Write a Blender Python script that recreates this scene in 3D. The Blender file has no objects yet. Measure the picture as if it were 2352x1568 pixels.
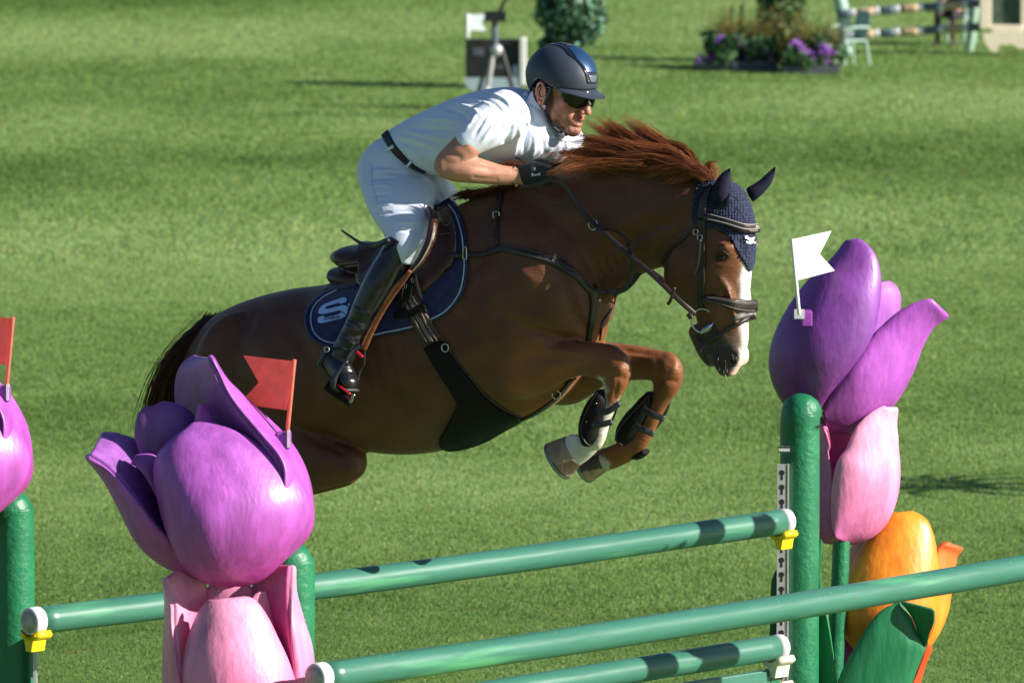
import bpy, bmesh, math, random
import numpy as np
from mathutils import Vector, Matrix
from mathutils.bvhtree import BVHTree
random.seed(7); rng = np.random.default_rng(7)
scene = bpy.context.scene
COL = scene.collection
# ------------------------------------------------------------------ camera, world, sun, exposure
PITCH = math.radians(6.0); CAMLOC = np.array([0.0, -30.0, 5.5]); FPX = 17916.0; CX, CY = 1176.0, 784.0
cam_d = bpy.data.cameras.new('camera'); cam = bpy.data.objects.new('camera', cam_d); COL.objects.link(cam)
cam.location = CAMLOC; cam.rotation_euler = (math.pi/2 - PITCH, 0, 0)
cam_d.sensor_width = 36.0; cam_d.lens = 36.0*FPX/2352.0; cam_d.clip_start = 0.5; cam_d.clip_end = 3000
cam_d.dof.use_dof = True; cam_d.dof.focus_distance = 30.0; cam_d.dof.aperture_fstop = 7.5
scene.camera = cam
SUN_EL = math.radians(27.0); SUN_AZ = math.atan2(0.955, -0.30)      # azimuth measured from +Y towards +X
S_DIR = Vector((math.sin(SUN_AZ)*math.cos(SUN_EL), math.cos(SUN_AZ)*math.cos(SUN_EL), math.sin(SUN_EL)))
w = bpy.data.worlds.new('World'); scene.world = w; w.use_nodes = True
nt = w.node_tree; bg = nt.nodes['Background']; sky = nt.nodes.new('ShaderNodeTexSky')
sky.sky_type = 'NISHITA'; sky.sun_disc = False; sky.sun_elevation = SUN_EL; sky.sun_rotation = SUN_AZ
sky.air_density = 1.0; sky.dust_density = 0.6; sky.ozone_density = 4.0
nt.links.new(sky.outputs[0], bg.inputs[0]); bg.inputs[1].default_value = 0.050
sun_d = bpy.data.lights.new('sun', 'SUN'); sun_d.energy = 5.0; sun_d.angle = math.radians(0.53); sun_d.color = (1.0, 0.93, 0.83)
sun = bpy.data.objects.new('sun', sun_d); COL.objects.link(sun); sun.rotation_euler = S_DIR.to_track_quat('Z', 'Y').to_euler()
scene.view_settings.view_transform = 'Standard'; scene.view_settings.look = 'None'
scene.view_settings.exposure = 0.8; scene.view_settings.gamma = 1.0
scene.render.engine = 'CYCLES'; scene.cycles.max_bounces = 6

# ------------------------------------------------------------------ projection helpers (photo measurements -> metres)
_f = np.array([0, math.cos(PITCH), -math.sin(PITCH)]); _u = np.array([0, math.sin(PITCH), math.cos(PITCH)])
def ray(x, y):
    return _f + np.array([1.0, 0, 0])*((x-CX)/FPX) + _u*((CY-y)/FPX)
def P(x, y, Y=0.0):
    d = ray(x, y); return CAMLOC + d*((Y-CAMLOC[1])/d[1])
def G(x, y, z=0.0):
    d = ray(x, y); return CAMLOC + d*((z-CAMLOC[2])/d[2])
def proj(V):
    D = np.asarray(V) - CAMLOC; z = D@_f
    return np.stack([CX + FPX*D[..., 0]/z, CY - FPX*(D@_u)/z], -1)
YAW = math.radians(28.0); TY = math.tan(YAW); PPM = 597.6
HF = np.array([math.cos(YAW), -math.sin(YAW), 0.0]); HL = np.array([math.sin(YAW), math.cos(YAW), 0.0])  # horse heading, away-side lateral
def YM(x): return -(x-1000.0)/PPM*TY
_O = P(1000.0, 800.0, 0.0)
def PM(x, y, off=0.0):            # the point seen at (x,y) that lies `off` metres beyond the horse's midplane
    d = ray(x, y); return CAMLOC + d*(((_O-CAMLOC)@HL+off)/(d@HL))
def PS(x, y, off):                # mirrored pair: the near one is seen at (x,y)
    return PM(x, y, off) if off <= 0 else PM(x, y, -off) + HL*2*off

# ------------------------------------------------------------------ objects
def link(o, parent=None, label=None, cat=None, group=None, kind=None):
    if o.name not in COL.objects: COL.objects.link(o)
    if parent is not None: o.parent = parent; o.matrix_parent_inverse = parent.matrix_world.inverted()
    if label: o['label'] = label
    if cat: o['category'] = cat
    if group: o['group'] = group
    if kind: o['kind'] = kind
    return o
def empty(name, loc, label, cat, group=None):
    o = bpy.data.objects.new(name, None); o.location = [float(c) for c in loc]; o.empty_display_size = 0.1
    o.matrix_world = Matrix.Translation(o.location)
    return link(o, None, label, cat, group)
def mesh_of(V, F, smooth=True, name='m'):
    me = bpy.data.meshes.new(name); me.from_pydata([tuple(map(float, v)) for v in V], [], [tuple(int(i) for i in f) for f in F])
    me.update()
    if smooth: me.polygons.foreach_set('use_smooth', [True]*len(me.polygons))
    return me
def mk(name, geo, m, parent=None, smooth=True, label=None, cat=None, group=None, kind=None, col=None, fixn=True):
    V, F = geo
    me = mesh_of(V, F, smooth, name)
    if fixn:
        bm = bmesh.new(); bm.from_mesh(me); bmesh.ops.recalc_face_normals(bm, faces=bm.faces); bm.to_mesh(me); bm.free()
    if m is not None: me.materials.append(m)
    if col is not None: setcol(me, col)
    o = bpy.data.objects.new(name, me)
    return link(o, parent, label, cat, group, kind)
def setcol(me, C):
    a = me.color_attributes.new('Col', 'FLOAT_COLOR', 'POINT')
    c = np.ones((len(me.vertices), 4), 'f'); c[:, :3] = C; a.data.foreach_set('color', c.ravel())
def join(*gs):
    V = []; F = []; n = 0
    for v, f in gs:
        V += [np.asarray(p, float) for p in v]; F += [tuple(i+n for i in q) for q in f]; n += len(v)
    return V, F
def bevel_mod(o, wdt=0.004, seg=2):
    b = o.modifiers.new('b', 'BEVEL'); b.width = wdt; b.segments = seg; b.limit_method = 'ANGLE'; return o

def cr(pts, n):
    """Catmull-Rom through rows of pts -> n rows, even in chord length."""
    p = np.asarray(pts, float)
    if len(p) == 2: return p[0] + (p[1]-p[0])*np.linspace(0, 1, n)[:, None]
    q = np.vstack([2*p[0]-p[1], p, 2*p[-1]-p[-2]])
    d = np.linalg.norm(np.diff(p[:, :2] if p.shape[1] > 3 else p, axis=0), axis=1) + 1e-9
    s = np.concatenate([[0], np.cumsum(d)]); t = np.linspace(0, s[-1], n); out = []
    for a in t:
        i = min(np.searchsorted(s, a, 'right')-1, len(p)-2); u = (a-s[i])/(s[i+1]-s[i])
        p0, p1, p2, p3 = q[i], q[i+1], q[i+2], q[i+3]
        out.append(0.5*((2*p1) + (-p0+p2)*u + (2*p0-5*p1+4*p2-p3)*u*u + (-p0+3*p1-3*p2+p3)*u**3))
    return np.array(out)
def rings(R, closed_ends=True):
    R = [np.asarray(r) for r in R]; n = len(R[0]); V = [v for r in R for v in r]; F = []
    for i in range(len(R)-1):
        for j in range(n):
            k = (j+1) % n; F.append((i*n+j, i*n+k, (i+1)*n+k, (i+1)*n+j))
    if closed_ends:
        V.append(R[0].mean(0)); a = len(V)-1; V.append(R[-1].mean(0)); b = a+1; m = (len(R)-1)*n
        for j in range(n):
            k = (j+1) % n; F.append((a, k, j)); F.append((b, m+j, m+k))
    return V, F
def loft_rings(C, A, B, N=32, cap=(1, 1), sq=1.0):
    """centres C, half axes A and B (arrays of vectors) -> rings with rounded caps"""
    th = np.linspace(0, 2*math.pi, N, endpoint=False)
    def se(x): return np.sign(x)*np.abs(x)**sq
    R = [C[i] + np.outer(se(np.cos(th)), A[i]) + np.outer(se(np.sin(th)), B[i]) for i in range(len(C))]
    def endcap(i, j, k):
        ax = C[i]-C[j]; ax = ax/(np.linalg.norm(ax)+1e-9); r = min(np.linalg.norm(A[i]), np.linalg.norm(B[i]))*k
        return [C[i] + ax*r*math.sin(q) + np.outer(se(np.cos(th)), A[i])*math.cos(q) + np.outer(se(np.sin(th)), B[i])*math.cos(q) for q in (0.35, 0.75, 1.1, 1.4)]
    if cap[0]: R = endcap(0, 1, cap[0])[::-1] + R
    if cap[1]: R = R + endcap(-1, -2, cap[1])
    return rings(R)
def hloft(secs, n=40, N=36, cap=(0.6, 0.6), off=0.0, sq=0.9):
    """horse/rider-plane loft: rows (ax,ay,bx,by,halfthickness[,off])"""
    S = np.array([list(s)+[off] if len(s) == 5 else list(s) for s in secs], float)
    S = cr(S, n)
    a = np.array([PM(s[0], s[1], s[5]) for s in S]); b = np.array([PM(s[2], s[3], s[5]) for s in S])
    return loft_rings((a+b)/2, (a-b)/2, np.array([HL*s[4] for s in S]), N, cap, sq)
def limb(pts, n=30, N=24, cap=(0.9, 0.9), off=0.0, lat=None, sq=1.0):
    """tapered limb: rows (x,y,halfwidth px,half thickness m[,off m]) in the horse plane shifted by off"""
    S = np.array([list(p)+[off] if len(p) == 4 else list(p) for p in pts], float); S = cr(S, n)
    C = np.array([PM(s[0], s[1], s[4]) for s in S]); T = np.gradient(C, axis=0); L = HL if lat is None else np.asarray(lat)
    A = []; B = []
    for i, s in enumerate(S):
        t = T[i]/np.linalg.norm(T[i]); a = np.cross(t, L); a /= np.linalg.norm(a); b = np.cross(t, a); b /= np.linalg.norm(b)
        # make the on-screen half width match
        k = s[2]/PPM; A.append(a*k); B.append(b*s[3])
    return loft_rings(C, np.array(A), np.array(B), N, cap, sq)
def tube(pts, r, N=12, n=None, cap=(0.8, 0.8), up=None, flat=1.0):
    p = np.asarray(pts, float)
    if n: 
        rr = np.full((len(p), 1), 1.0)*(np.asarray(r, float).reshape(-1, 1) if np.ndim(r) else r)
        q = cr(np.hstack([p, rr]), n); p = q[:, :3]; r = q[:, 3]
    r = np.broadcast_to(np.asarray(r, float), (len(p),))
    T = np.gradient(p, axis=0); T /= np.linalg.norm(T, axis=1)[:, None]+1e-12
    u = np.array([0, 0, 1.0]) if up is None else np.asarray(up, float)
    if abs(T[0]@u) > 0.95 and up is None: u = np.array([1.0, 0, 0])
    A = []; B = []
    for i in range(len(p)):
        a = u - T[i]*(u@T[i]); a /= np.linalg.norm(a)+1e-12; b = np.cross(T[i], a); u = a
        A.append(a*r[i]); B.append(b*r[i]*flat)
    return loft_rings(p, np.array(A), np.array(B), N, cap)
def ellipsoid(c, r, M=None, N=20):
    V = []; F = []; M = np.eye(3) if M is None else M
    R = []
    for i in range(1, N):
        f = math.pi*i/N; th = np.linspace(0, 2*math.pi, 2*N, endpoint=False)
        L = np.stack([r[0]*np.sin(f)*np.cos(th), r[1]*np.sin(f)*np.sin(th), np.full(2*N, r[2]*math.cos(f))], -1)
        R.append(np.asarray(c) + L@M)
    return rings(R)
def box(c, s, M=None, taper=1.0):
    M = np.eye(3) if M is None else M; V = []
    for z in (-1, 1):
        for x, y in ((-1, -1), (1, -1), (1, 1), (-1, 1)):
            k = taper if z > 0 else 1.0
            V.append(np.asarray(c) + np.array([x*s[0]*k, y*s[1]*k, z*s[2]])@M)
    return V, [(0, 3, 2, 1), (4, 5, 6, 7), (0, 1, 5, 4), (1, 2, 6, 5), (2, 3, 7, 6), (3, 0, 4, 7)]
def patch(left, right, YL, YR, ratio, n=26, m=17, arc=78.0, pw=2.0, crease=None, pk=None):
    """a petal or leaf between two measured edges, bulged towards (ratio<0) or away from (ratio>0) the near side"""
    L = cr(left, n); R = cr(right, n); V = []; F = []
    yl = np.interp(np.linspace(0, 1, n), np.linspace(0, 1, len(np.atleast_1d(YL))), np.atleast_1d(YL))
    yr = np.interp(np.linspace(0, 1, n), np.linspace(0, 1, len(np.atleast_1d(YR))), np.atleast_1d(YR))
    ra = np.interp(np.linspace(0, 1, n), np.linspace(0, 1, len(np.atleast_1d(ratio))), np.atleast_1d(ratio))
    a = math.radians(arc)
    for i in range(n):
        hw = np.linalg.norm(R[i]-L[i])/2/PPM
        for j in range(m):
            t = -a + 2*a*j/(m-1); s = (1+math.sin(t)/math.sin(a))/2; d = (1-abs(2*s-1)**pw)**(1/pw*1.15) if pw != 2.0 else (math.cos(t)-math.cos(a))/(1-math.cos(a))
            if pk is not None:
                S_ = 2*s-1; k_ = abs(S_-pk)/(1+pk if S_ < pk else 1-pk); d = (1-min(1, k_)**(2.2 if S_ < pk else 1.75))**(.62 if S_ < pk else .75)
            if crease: d += crease(i/(n-1), 2*s-1)
            q = L[i]*(1-s)+R[i]*s; V.append(P(q[0], q[1], yl[i]*(1-s)+yr[i]*s + ra[i]*hw*d))
    for i in range(n-1):
        for j in range(m-1): F.append((i*m+j, i*m+j+1, (i+1)*m+j+1, (i+1)*m+j))
    return V, F
# ------------------------------------------------------------------ voxel-fused bodies, sculpting, painting
def fuse(name, geos, voxel, it, m, parent, sculpt=(), paint=None, post=None):
    V, F = join(*geos); me = mesh_of(V, F, True)
    bm = bmesh.new(); bm.from_mesh(me); bmesh.ops.recalc_face_normals(bm, faces=bm.faces); bm.to_mesh(me); bm.free()
    o = bpy.data.objects.new('tmp', me); COL.objects.link(o)
    r = o.modifiers.new('r', 'REMESH'); r.mode = 'VOXEL'; r.voxel_size = voxel; r.use_smooth_shade = True
    if it: s = o.modifiers.new('s', 'SMOOTH'); s.factor = 0.5; s.iterations = it
    dg = bpy.context.evaluated_depsgraph_get(); me2 = bpy.data.meshes.new_from_object(o.evaluated_get(dg))
    bpy.data.objects.remove(o); bpy.data.meshes.remove(me)
    n = len(me2.vertices); co = np.empty(n*3); me2.vertices.foreach_get('co', co); co = co.reshape(-1, 3)
    if len(sculpt):
        no = np.empty(n*3); me2.vertices.foreach_get('normal', no); no = no.reshape(-1, 3)
        co = co + no*do_sculpt(co, no, sculpt)[:, None]
    if post: co = post(co)
    me2.vertices.foreach_set('co', co.ravel()); me2.update()
    me2.polygons.foreach_set('use_smooth', [True]*len(me2.polygons))
    me2.materials.clear(); me2.materials.append(m)
    if paint: setcol(me2, paint(co, proj(co)))
    me2.name = name
    return link(bpy.data.objects.new(name, me2), parent)
def seg_dist(p, pts):
    pts = np.asarray(pts, float); best = np.full(len(p), 1e9)
    if len(pts) == 1: return np.linalg.norm(p-pts[0], axis=1)
    for a, b in zip(pts[:-1], pts[1:]):
        ab = b-a; t = np.clip(((p-a)@ab)/(ab@ab), 0, 1); best = np.minimum(best, np.linalg.norm(p-(a+t[:, None]*ab), axis=1))
    return best
def do_sculpt(co, no, strokes):
    p = proj(co); h = np.zeros(len(co)); tocam = CAMLOC-co; tocam /= np.linalg.norm(tocam, axis=1)[:, None]
    w = np.clip((no*tocam).sum(1)*2.5+0.15, 0, 1)
    for s in strokes:
        pts, sig, amp = s[:3]; pts = np.asarray(pts, float)
        if len(pts) > 2: pts = cr(pts, len(pts)*4)
        lo = pts.min(0)-4*sig; hi = pts.max(0)+4*sig
        k = np.where(((p > lo) & (p < hi)).all(1))[0]
        if len(k):
            f = 1.0
            if len(pts) > 2:
                L_ = np.linalg.norm(np.diff(pts, axis=0), axis=1).sum(); e = np.minimum(np.linalg.norm(p[k]-pts[0], axis=1), np.linalg.norm(p[k]-pts[-1], axis=1)); f = np.clip(e/(.3*L_), 0, 1)**1.3
            h[k] += amp*np.exp(-(seg_dist(p[k], pts)/sig)**2)*w[k]*f
    return h
def inpoly(p, poly):
    poly = np.asarray(poly, float); x, y = p[:, 0], p[:, 1]; c = np.zeros(len(p), bool); j = len(poly)-1
    for i in range(len(poly)):
        xi, yi = poly[i]; xj, yj = poly[j]
        c ^= ((yi > y) != (yj > y)) & (x < (xj-xi)*(y-yi)/(yj-yi+1e-12)+xi); j = i
    return c
def softpoly(p, poly, soft=4.0):
    poly = np.vstack([poly, poly[:1]]); lo = poly.min(0)-4*soft; hi = poly.max(0)+4*soft; out = np.zeros(len(p))
    k = np.where(((p > lo) & (p < hi)).all(1))[0]
    if len(k):
        d = seg_dist(p[k], poly); s = np.where(inpoly(p[k], poly[:-1]), d, -d); out[k] = 1/(1+np.exp(-np.clip(s/soft*3, -30, 30)))
    return out
def bvh_of(*objs):
    V = []; F = []
    for o in objs:
        n = len(V); V += [o.matrix_world @ v.co if False else v.co.copy() for v in o.data.vertices]; F += [[i+n for i in q.vertices] for q in o.data.polygons]
    return BVHTree.FromPolygons(V, F)
def cast(bvh, x, y, last=None):
    d = Vector(ray(x, y)).normalized(); h = bvh.ray_cast(Vector(CAMLOC), d)
    if h[0] is None: return None
    return np.array(h[0]), np.array(h[1])
def strap(pts, width, thick, bvh=None, off=0.004, n=None, N=8, sm=3, ridge=0):
    """leather strap laid on a surface; pts (x,y) lie on the surface, (x,y,Y) hang free"""
    base = []; pts = [tuple(p) for p in pts]
    Lp = sum(math.dist(a[:2], b[:2]) for a, b in zip(pts[:-1], pts[1:])); n = n or max(8, int(Lp/5))
    if all(len(p) == 3 for p in pts):
        q = cr(pts, n); C = np.array([P(*r) for r in q]); Nn = np.tile(-_f, (n, 1))
    else:
        q = cr([p[:2] for p in pts], n); C = []; Nn = []; 
        for r in q:
            h = cast(bvh, r[0], r[1]); C.append(None if h is None else h[0]); Nn.append(None if h is None else h[1])
        ok = [i for i in range(n) if C[i] is not None]
        if not ok: return tube([P(p[0], p[1], 0) for p in q], 0.005)
        for i in range(n):
            if C[i] is None:
                j = min(ok, key=lambda k: abs(k-i)); C[i] = P(q[i][0], q[i][1], C[j][1]); Nn[i] = Nn[j]
        C = np.array(C); Nn = np.array(Nn)
    for _ in range(sm):
        C[1:-1] = (C[:-2]+2*C[1:-1]+C[2:])/4; Nn[1:-1] = (Nn[:-2]+2*Nn[1:-1]+Nn[2:])/4
    T = np.gradient(C, axis=0); R = []
    wv = np.broadcast_to(np.asarray(width, float), (n,)) if np.ndim(width) == 0 else np.interp(np.linspace(0, 1, n), np.linspace(0, 1, len(width)), width)
    for i in range(n):
        t = T[i]/(np.linalg.norm(T[i])+1e-9); nn = Nn[i]-t*(Nn[i]@t); nn /= np.linalg.norm(nn)+1e-9; b = np.cross(t, nn)
        c = C[i]+nn*(off); hw = wv[i]/2; r = []
        for s, h in ((-1, -1), (-1, 0.3), (-0.8, 1), (-0.3, 1.15+ridge), (0.3, 1.15+ridge), (0.8, 1), (1, 0.3), (1, -1)):
            r.append(c + b*s*hw + nn*h*thick/2)
        R.append(np.array(r))
    return rings(R)
def sheet(poly, bvh, off, thick, center=None, nr=18, na=110, h=None, fallback=None, sm=6):
    """a cloth cut to an outline and laid on a body: radial grid, cast onto it, thickened"""
    poly = np.asarray(poly, float); Q = cr(np.vstack([poly, poly[:1]]), na+1)[:-1]; c = np.array(center if center else poly.mean(0), float)
    G_ = np.zeros((nr+1, na, 3)); Nn = np.zeros((nr+1, na, 3)); px = np.zeros((nr+1, na, 2)); lastY = 0
    for i in range(nr+1):
        for j in range(na):
            q = c+(Q[j]-c)*(0.02+0.98*i/nr); px[i, j] = q; hh = cast(bvh, q[0], q[1])
            if hh is None:
                yy = G_[i-1, j][1] if i else 0; G_[i, j] = P(q[0], q[1], yy); Nn[i, j] = Nn[i-1, j] if i else -_f
            else: G_[i, j] = hh[0]; Nn[i, j] = hh[1]
    for _ in range(sm):
        for X in (G_, Nn):
            Y = X.copy(); X[1:-1] = (Y[:-2]+Y[2:]+np.roll(Y, 1, 1)[1:-1]+np.roll(Y, -1, 1)[1:-1]+2*Y[1:-1])/6
    Nn /= np.linalg.norm(Nn, axis=2)[..., None]+1e-9
    H = np.zeros((nr+1, na)) if h is None else h(px)
    e = np.linspace(0, 1, nr+1)[:, None]; edge = 1-np.clip((e-0.93)/0.07, 0, 1)**2*0.6
    top = G_+Nn*(off+(thick+H)*edge)[..., None]; bot = G_+Nn*(off-0.004)
    V = list(top.reshape(-1, 3)) + list(bot.reshape(-1, 3)); F = []; K = (nr+1)*na
    for i in range(nr):
        for j in range(na):
            k = (j+1) % na; F.append((i*na+j, i*na+k, (i+1)*na+k, (i+1)*na+j)); F.append((K+i*na+j, K+(i+1)*na+j, K+(i+1)*na+k, K+i*na+k))
    for j in range(na):
        k = (j+1) % na; F.append((nr*na+j, nr*na+k, K+nr*na+k, K+nr*na+j))
    V.append(top[0].mean(0)); V.append(bot[0].mean(0))
    for j in range(na):
        k = (j+1) % na; F.append((len(V)-2, k, j)); F.append((len(V)-1, K+j, K+k))
    return V, F
def decal(V2, F2, place, bvh, off, thick=0.0015):
    """flat mark (already in pixels after place()) laid on a surface"""
    px = np.array([place(v) for v in V2]); Vn = []; 
    last = None
    for q in px:
        h = cast(bvh, q[0], q[1]); 
        if h is None: h = last or (P(q[0], q[1], 0), -_f)
        last = h; Vn.append(h[0]+h[1]*off)
    return Vn, F2
def text_mesh(s, size=1.0, bold=0.0):
    cu = bpy.data.curves.new('t', 'FONT'); cu.body = s; cu.size = size; cu.align_x = 'CENTER'; cu.align_y = 'CENTER'; cu.offset = bold
    o = bpy.data.objects.new('t', cu); COL.objects.link(o); dg = bpy.context.evaluated_depsgraph_get()
    me = bpy.data.meshes.new_from_object(o.evaluated_get(dg)); bm = bmesh.new(); bm.from_mesh(me)
    bmesh.ops.triangulate(bm, faces=bm.faces); bmesh.ops.subdivide_edges(bm, edges=[e for e in bm.edges if e.calc_length() > size*0.15], cuts=2)
    bmesh.ops.triangulate(bm, faces=bm.faces)
    V = [(v.co.x, v.co.y) for v in bm.verts]; bm.verts.index_update(); F = [tuple(v.index for v in f.verts) for f in bm.faces]
    bm.free(); bpy.data.objects.remove(o); return V, F
# ------------------------------------------------------------------ materials
def mat(name, color=(0.5, 0.5, 0.5), rough=0.5, spec=0.5, metal=0.0, vcol=False, var=0.15, vscale=8.0, bump=0.0, bscale=60.0,
        sheen=0.0, coat=0.0, coatr=0.1, sss=0.0, dist=0.01, var2=None, stretch=None, transl=0.0, sheencol=(1, 1, 1), knit=0):
    m = bpy.data.materials.new(name); m.use_nodes = True; n = m.node_tree.nodes; l = m.node_tree.links; b = n['Principled BSDF']
    b.inputs['Roughness'].default_value = rough; b.inputs['Specular IOR Level'].default_value = spec; b.inputs['Metallic'].default_value = metal
    b.inputs['Sheen Weight'].default_value = sheen; b.inputs['Coat Weight'].default_value = coat; b.inputs['Coat Roughness'].default_value = coatr
    b.inputs['Sheen Tint'].default_value = (*sheencol, 1)
    if sss: b.inputs['Subsurface Weight'].default_value = sss; b.inputs['Subsurface Radius'].default_value = (0.01, 0.004, 0.002); b.inputs['Subsurface Scale'].default_value = 1.0
    tc = n.new('ShaderNodeTexCoord'); vec = tc.outputs['Object']
    if stretch:
        mp = n.new('ShaderNodeMapping'); mp.inputs['Scale'].default_value = stretch[:3]
        if len(stretch) > 3: mp.inputs['Rotation'].default_value = stretch[3:]
        l.new(vec, mp.inputs[0]); vec = mp.outputs[0]
    if vcol:
        a = n.new('ShaderNodeAttribute'); a.attribute_name = 'Col'; base = a.outputs['Color']
    else:
        a = n.new('ShaderNodeRGB'); a.outputs[0].default_value = (*color, 1); base = a.outputs[0]
    nz = n.new('ShaderNodeTexNoise'); nz.inputs['Scale'].default_value = vscale; nz.inputs['Detail'].default_value = 6; nz.inputs['Roughness'].default_value = 0.6
    l.new(vec, nz.inputs['Vector'])
    mr = n.new('ShaderNodeMapRange'); mr.inputs[1].default_value = 0.3; mr.inputs[2].default_value = 0.7; mr.inputs[3].default_value = 1-var; mr.inputs[4].default_value = 1+var
    l.new(nz.outputs[0], mr.inputs[0])
    mx = n.new('ShaderNodeMix'); mx.data_type = 'RGBA'; mx.blend_type = 'MULTIPLY'; mx.inputs[0].default_value = 1.0
    l.new(base, mx.inputs[6]); l.new(mr.outputs[0], mx.inputs[7]); out = mx.outputs[2]
    if var2:   # (colour, scale, threshold, softness): patches of another colour
        c2, sc2, th, so = var2
        z = n.new('ShaderNodeTexNoise'); z.inputs['Scale'].default_value = sc2; z.inputs['Detail'].default_value = 8; l.new(vec, z.inputs['Vector'])
        r2 = n.new('ShaderNodeMapRange'); r2.inputs[1].default_value = th; r2.inputs[2].default_value = th+so; l.new(z.outputs[0], r2.inputs[0])
        m2 = n.new('ShaderNodeMix'); m2.data_type = 'RGBA'; l.new(r2.outputs[0], m2.inputs[0]); l.new(out, m2.inputs[6]); m2.inputs[7].default_value = (*c2, 1); out = m2.outputs[2]
    l.new(out, b.inputs['Base Color'])
    rr = n.new('ShaderNodeMapRange'); rr.inputs[1].default_value = 0.3; rr.inputs[2].default_value = 0.7; rr.inputs[3].default_value = rough*0.85; rr.inputs[4].default_value = min(1, rough*1.2)
    l.new(nz.outputs[0], rr.inputs[0]); l.new(rr.outputs[0], b.inputs['Roughness'])
    if bump:
        z = n.new('ShaderNodeTexNoise'); z.inputs['Scale'].default_value = bscale; z.inputs['Detail'].default_value = 5; l.new(vec, z.inputs['Vector'])
        bp = n.new('ShaderNodeBump'); bp.inputs['Strength'].default_value = bump; bp.inputs['Distance'].default_value = dist; l.new(z.outputs[0], bp.inputs['Height']); l.new(bp.outputs[0], b.inputs['Normal'])
    if knit:
        z = n.new('ShaderNodeTexVoronoi'); z.inputs['Scale'].default_value = knit; z.inputs['Randomness'].default_value = 0.35; l.new(vec, z.inputs['Vector'])
        r3 = n.new('ShaderNodeMapRange'); r3.inputs[1].default_value = 0.25; r3.inputs[2].default_value = 0.6; r3.inputs[3].default_value = 1.35; r3.inputs[4].default_value = 0.25; l.new(z.outputs[0], r3.inputs[0])
        m3 = n.new('ShaderNodeMix'); m3.data_type = 'RGBA'; m3.blend_type = 'MULTIPLY'; m3.inputs[0].default_value = 1; l.new(out, m3.inputs[6]); l.new(r3.outputs[0], m3.inputs[7]); l.new(m3.outputs[2], b.inputs['Base Color'])
        bp = n.new('ShaderNodeBump'); bp.invert = True; bp.inputs['Strength'].default_value = 1.0; bp.inputs['Distance'].default_value = 0.006; l.new(z.outputs[0], bp.inputs['Height']); l.new(bp.outputs[0], b.inputs['Normal'])
    if transl:
        t = n.new('ShaderNodeBsdfTranslucent'); l.new(out, t.inputs[0]); ms = n.new('ShaderNodeMixShader'); ms.inputs[0].default_value = transl
        o = n['Material Output']; l.new(b.outputs[0], ms.inputs[1]); l.new(t.outputs[0], ms.inputs[2]); l.new(ms.outputs[0], o.inputs[0])
    return m
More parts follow.
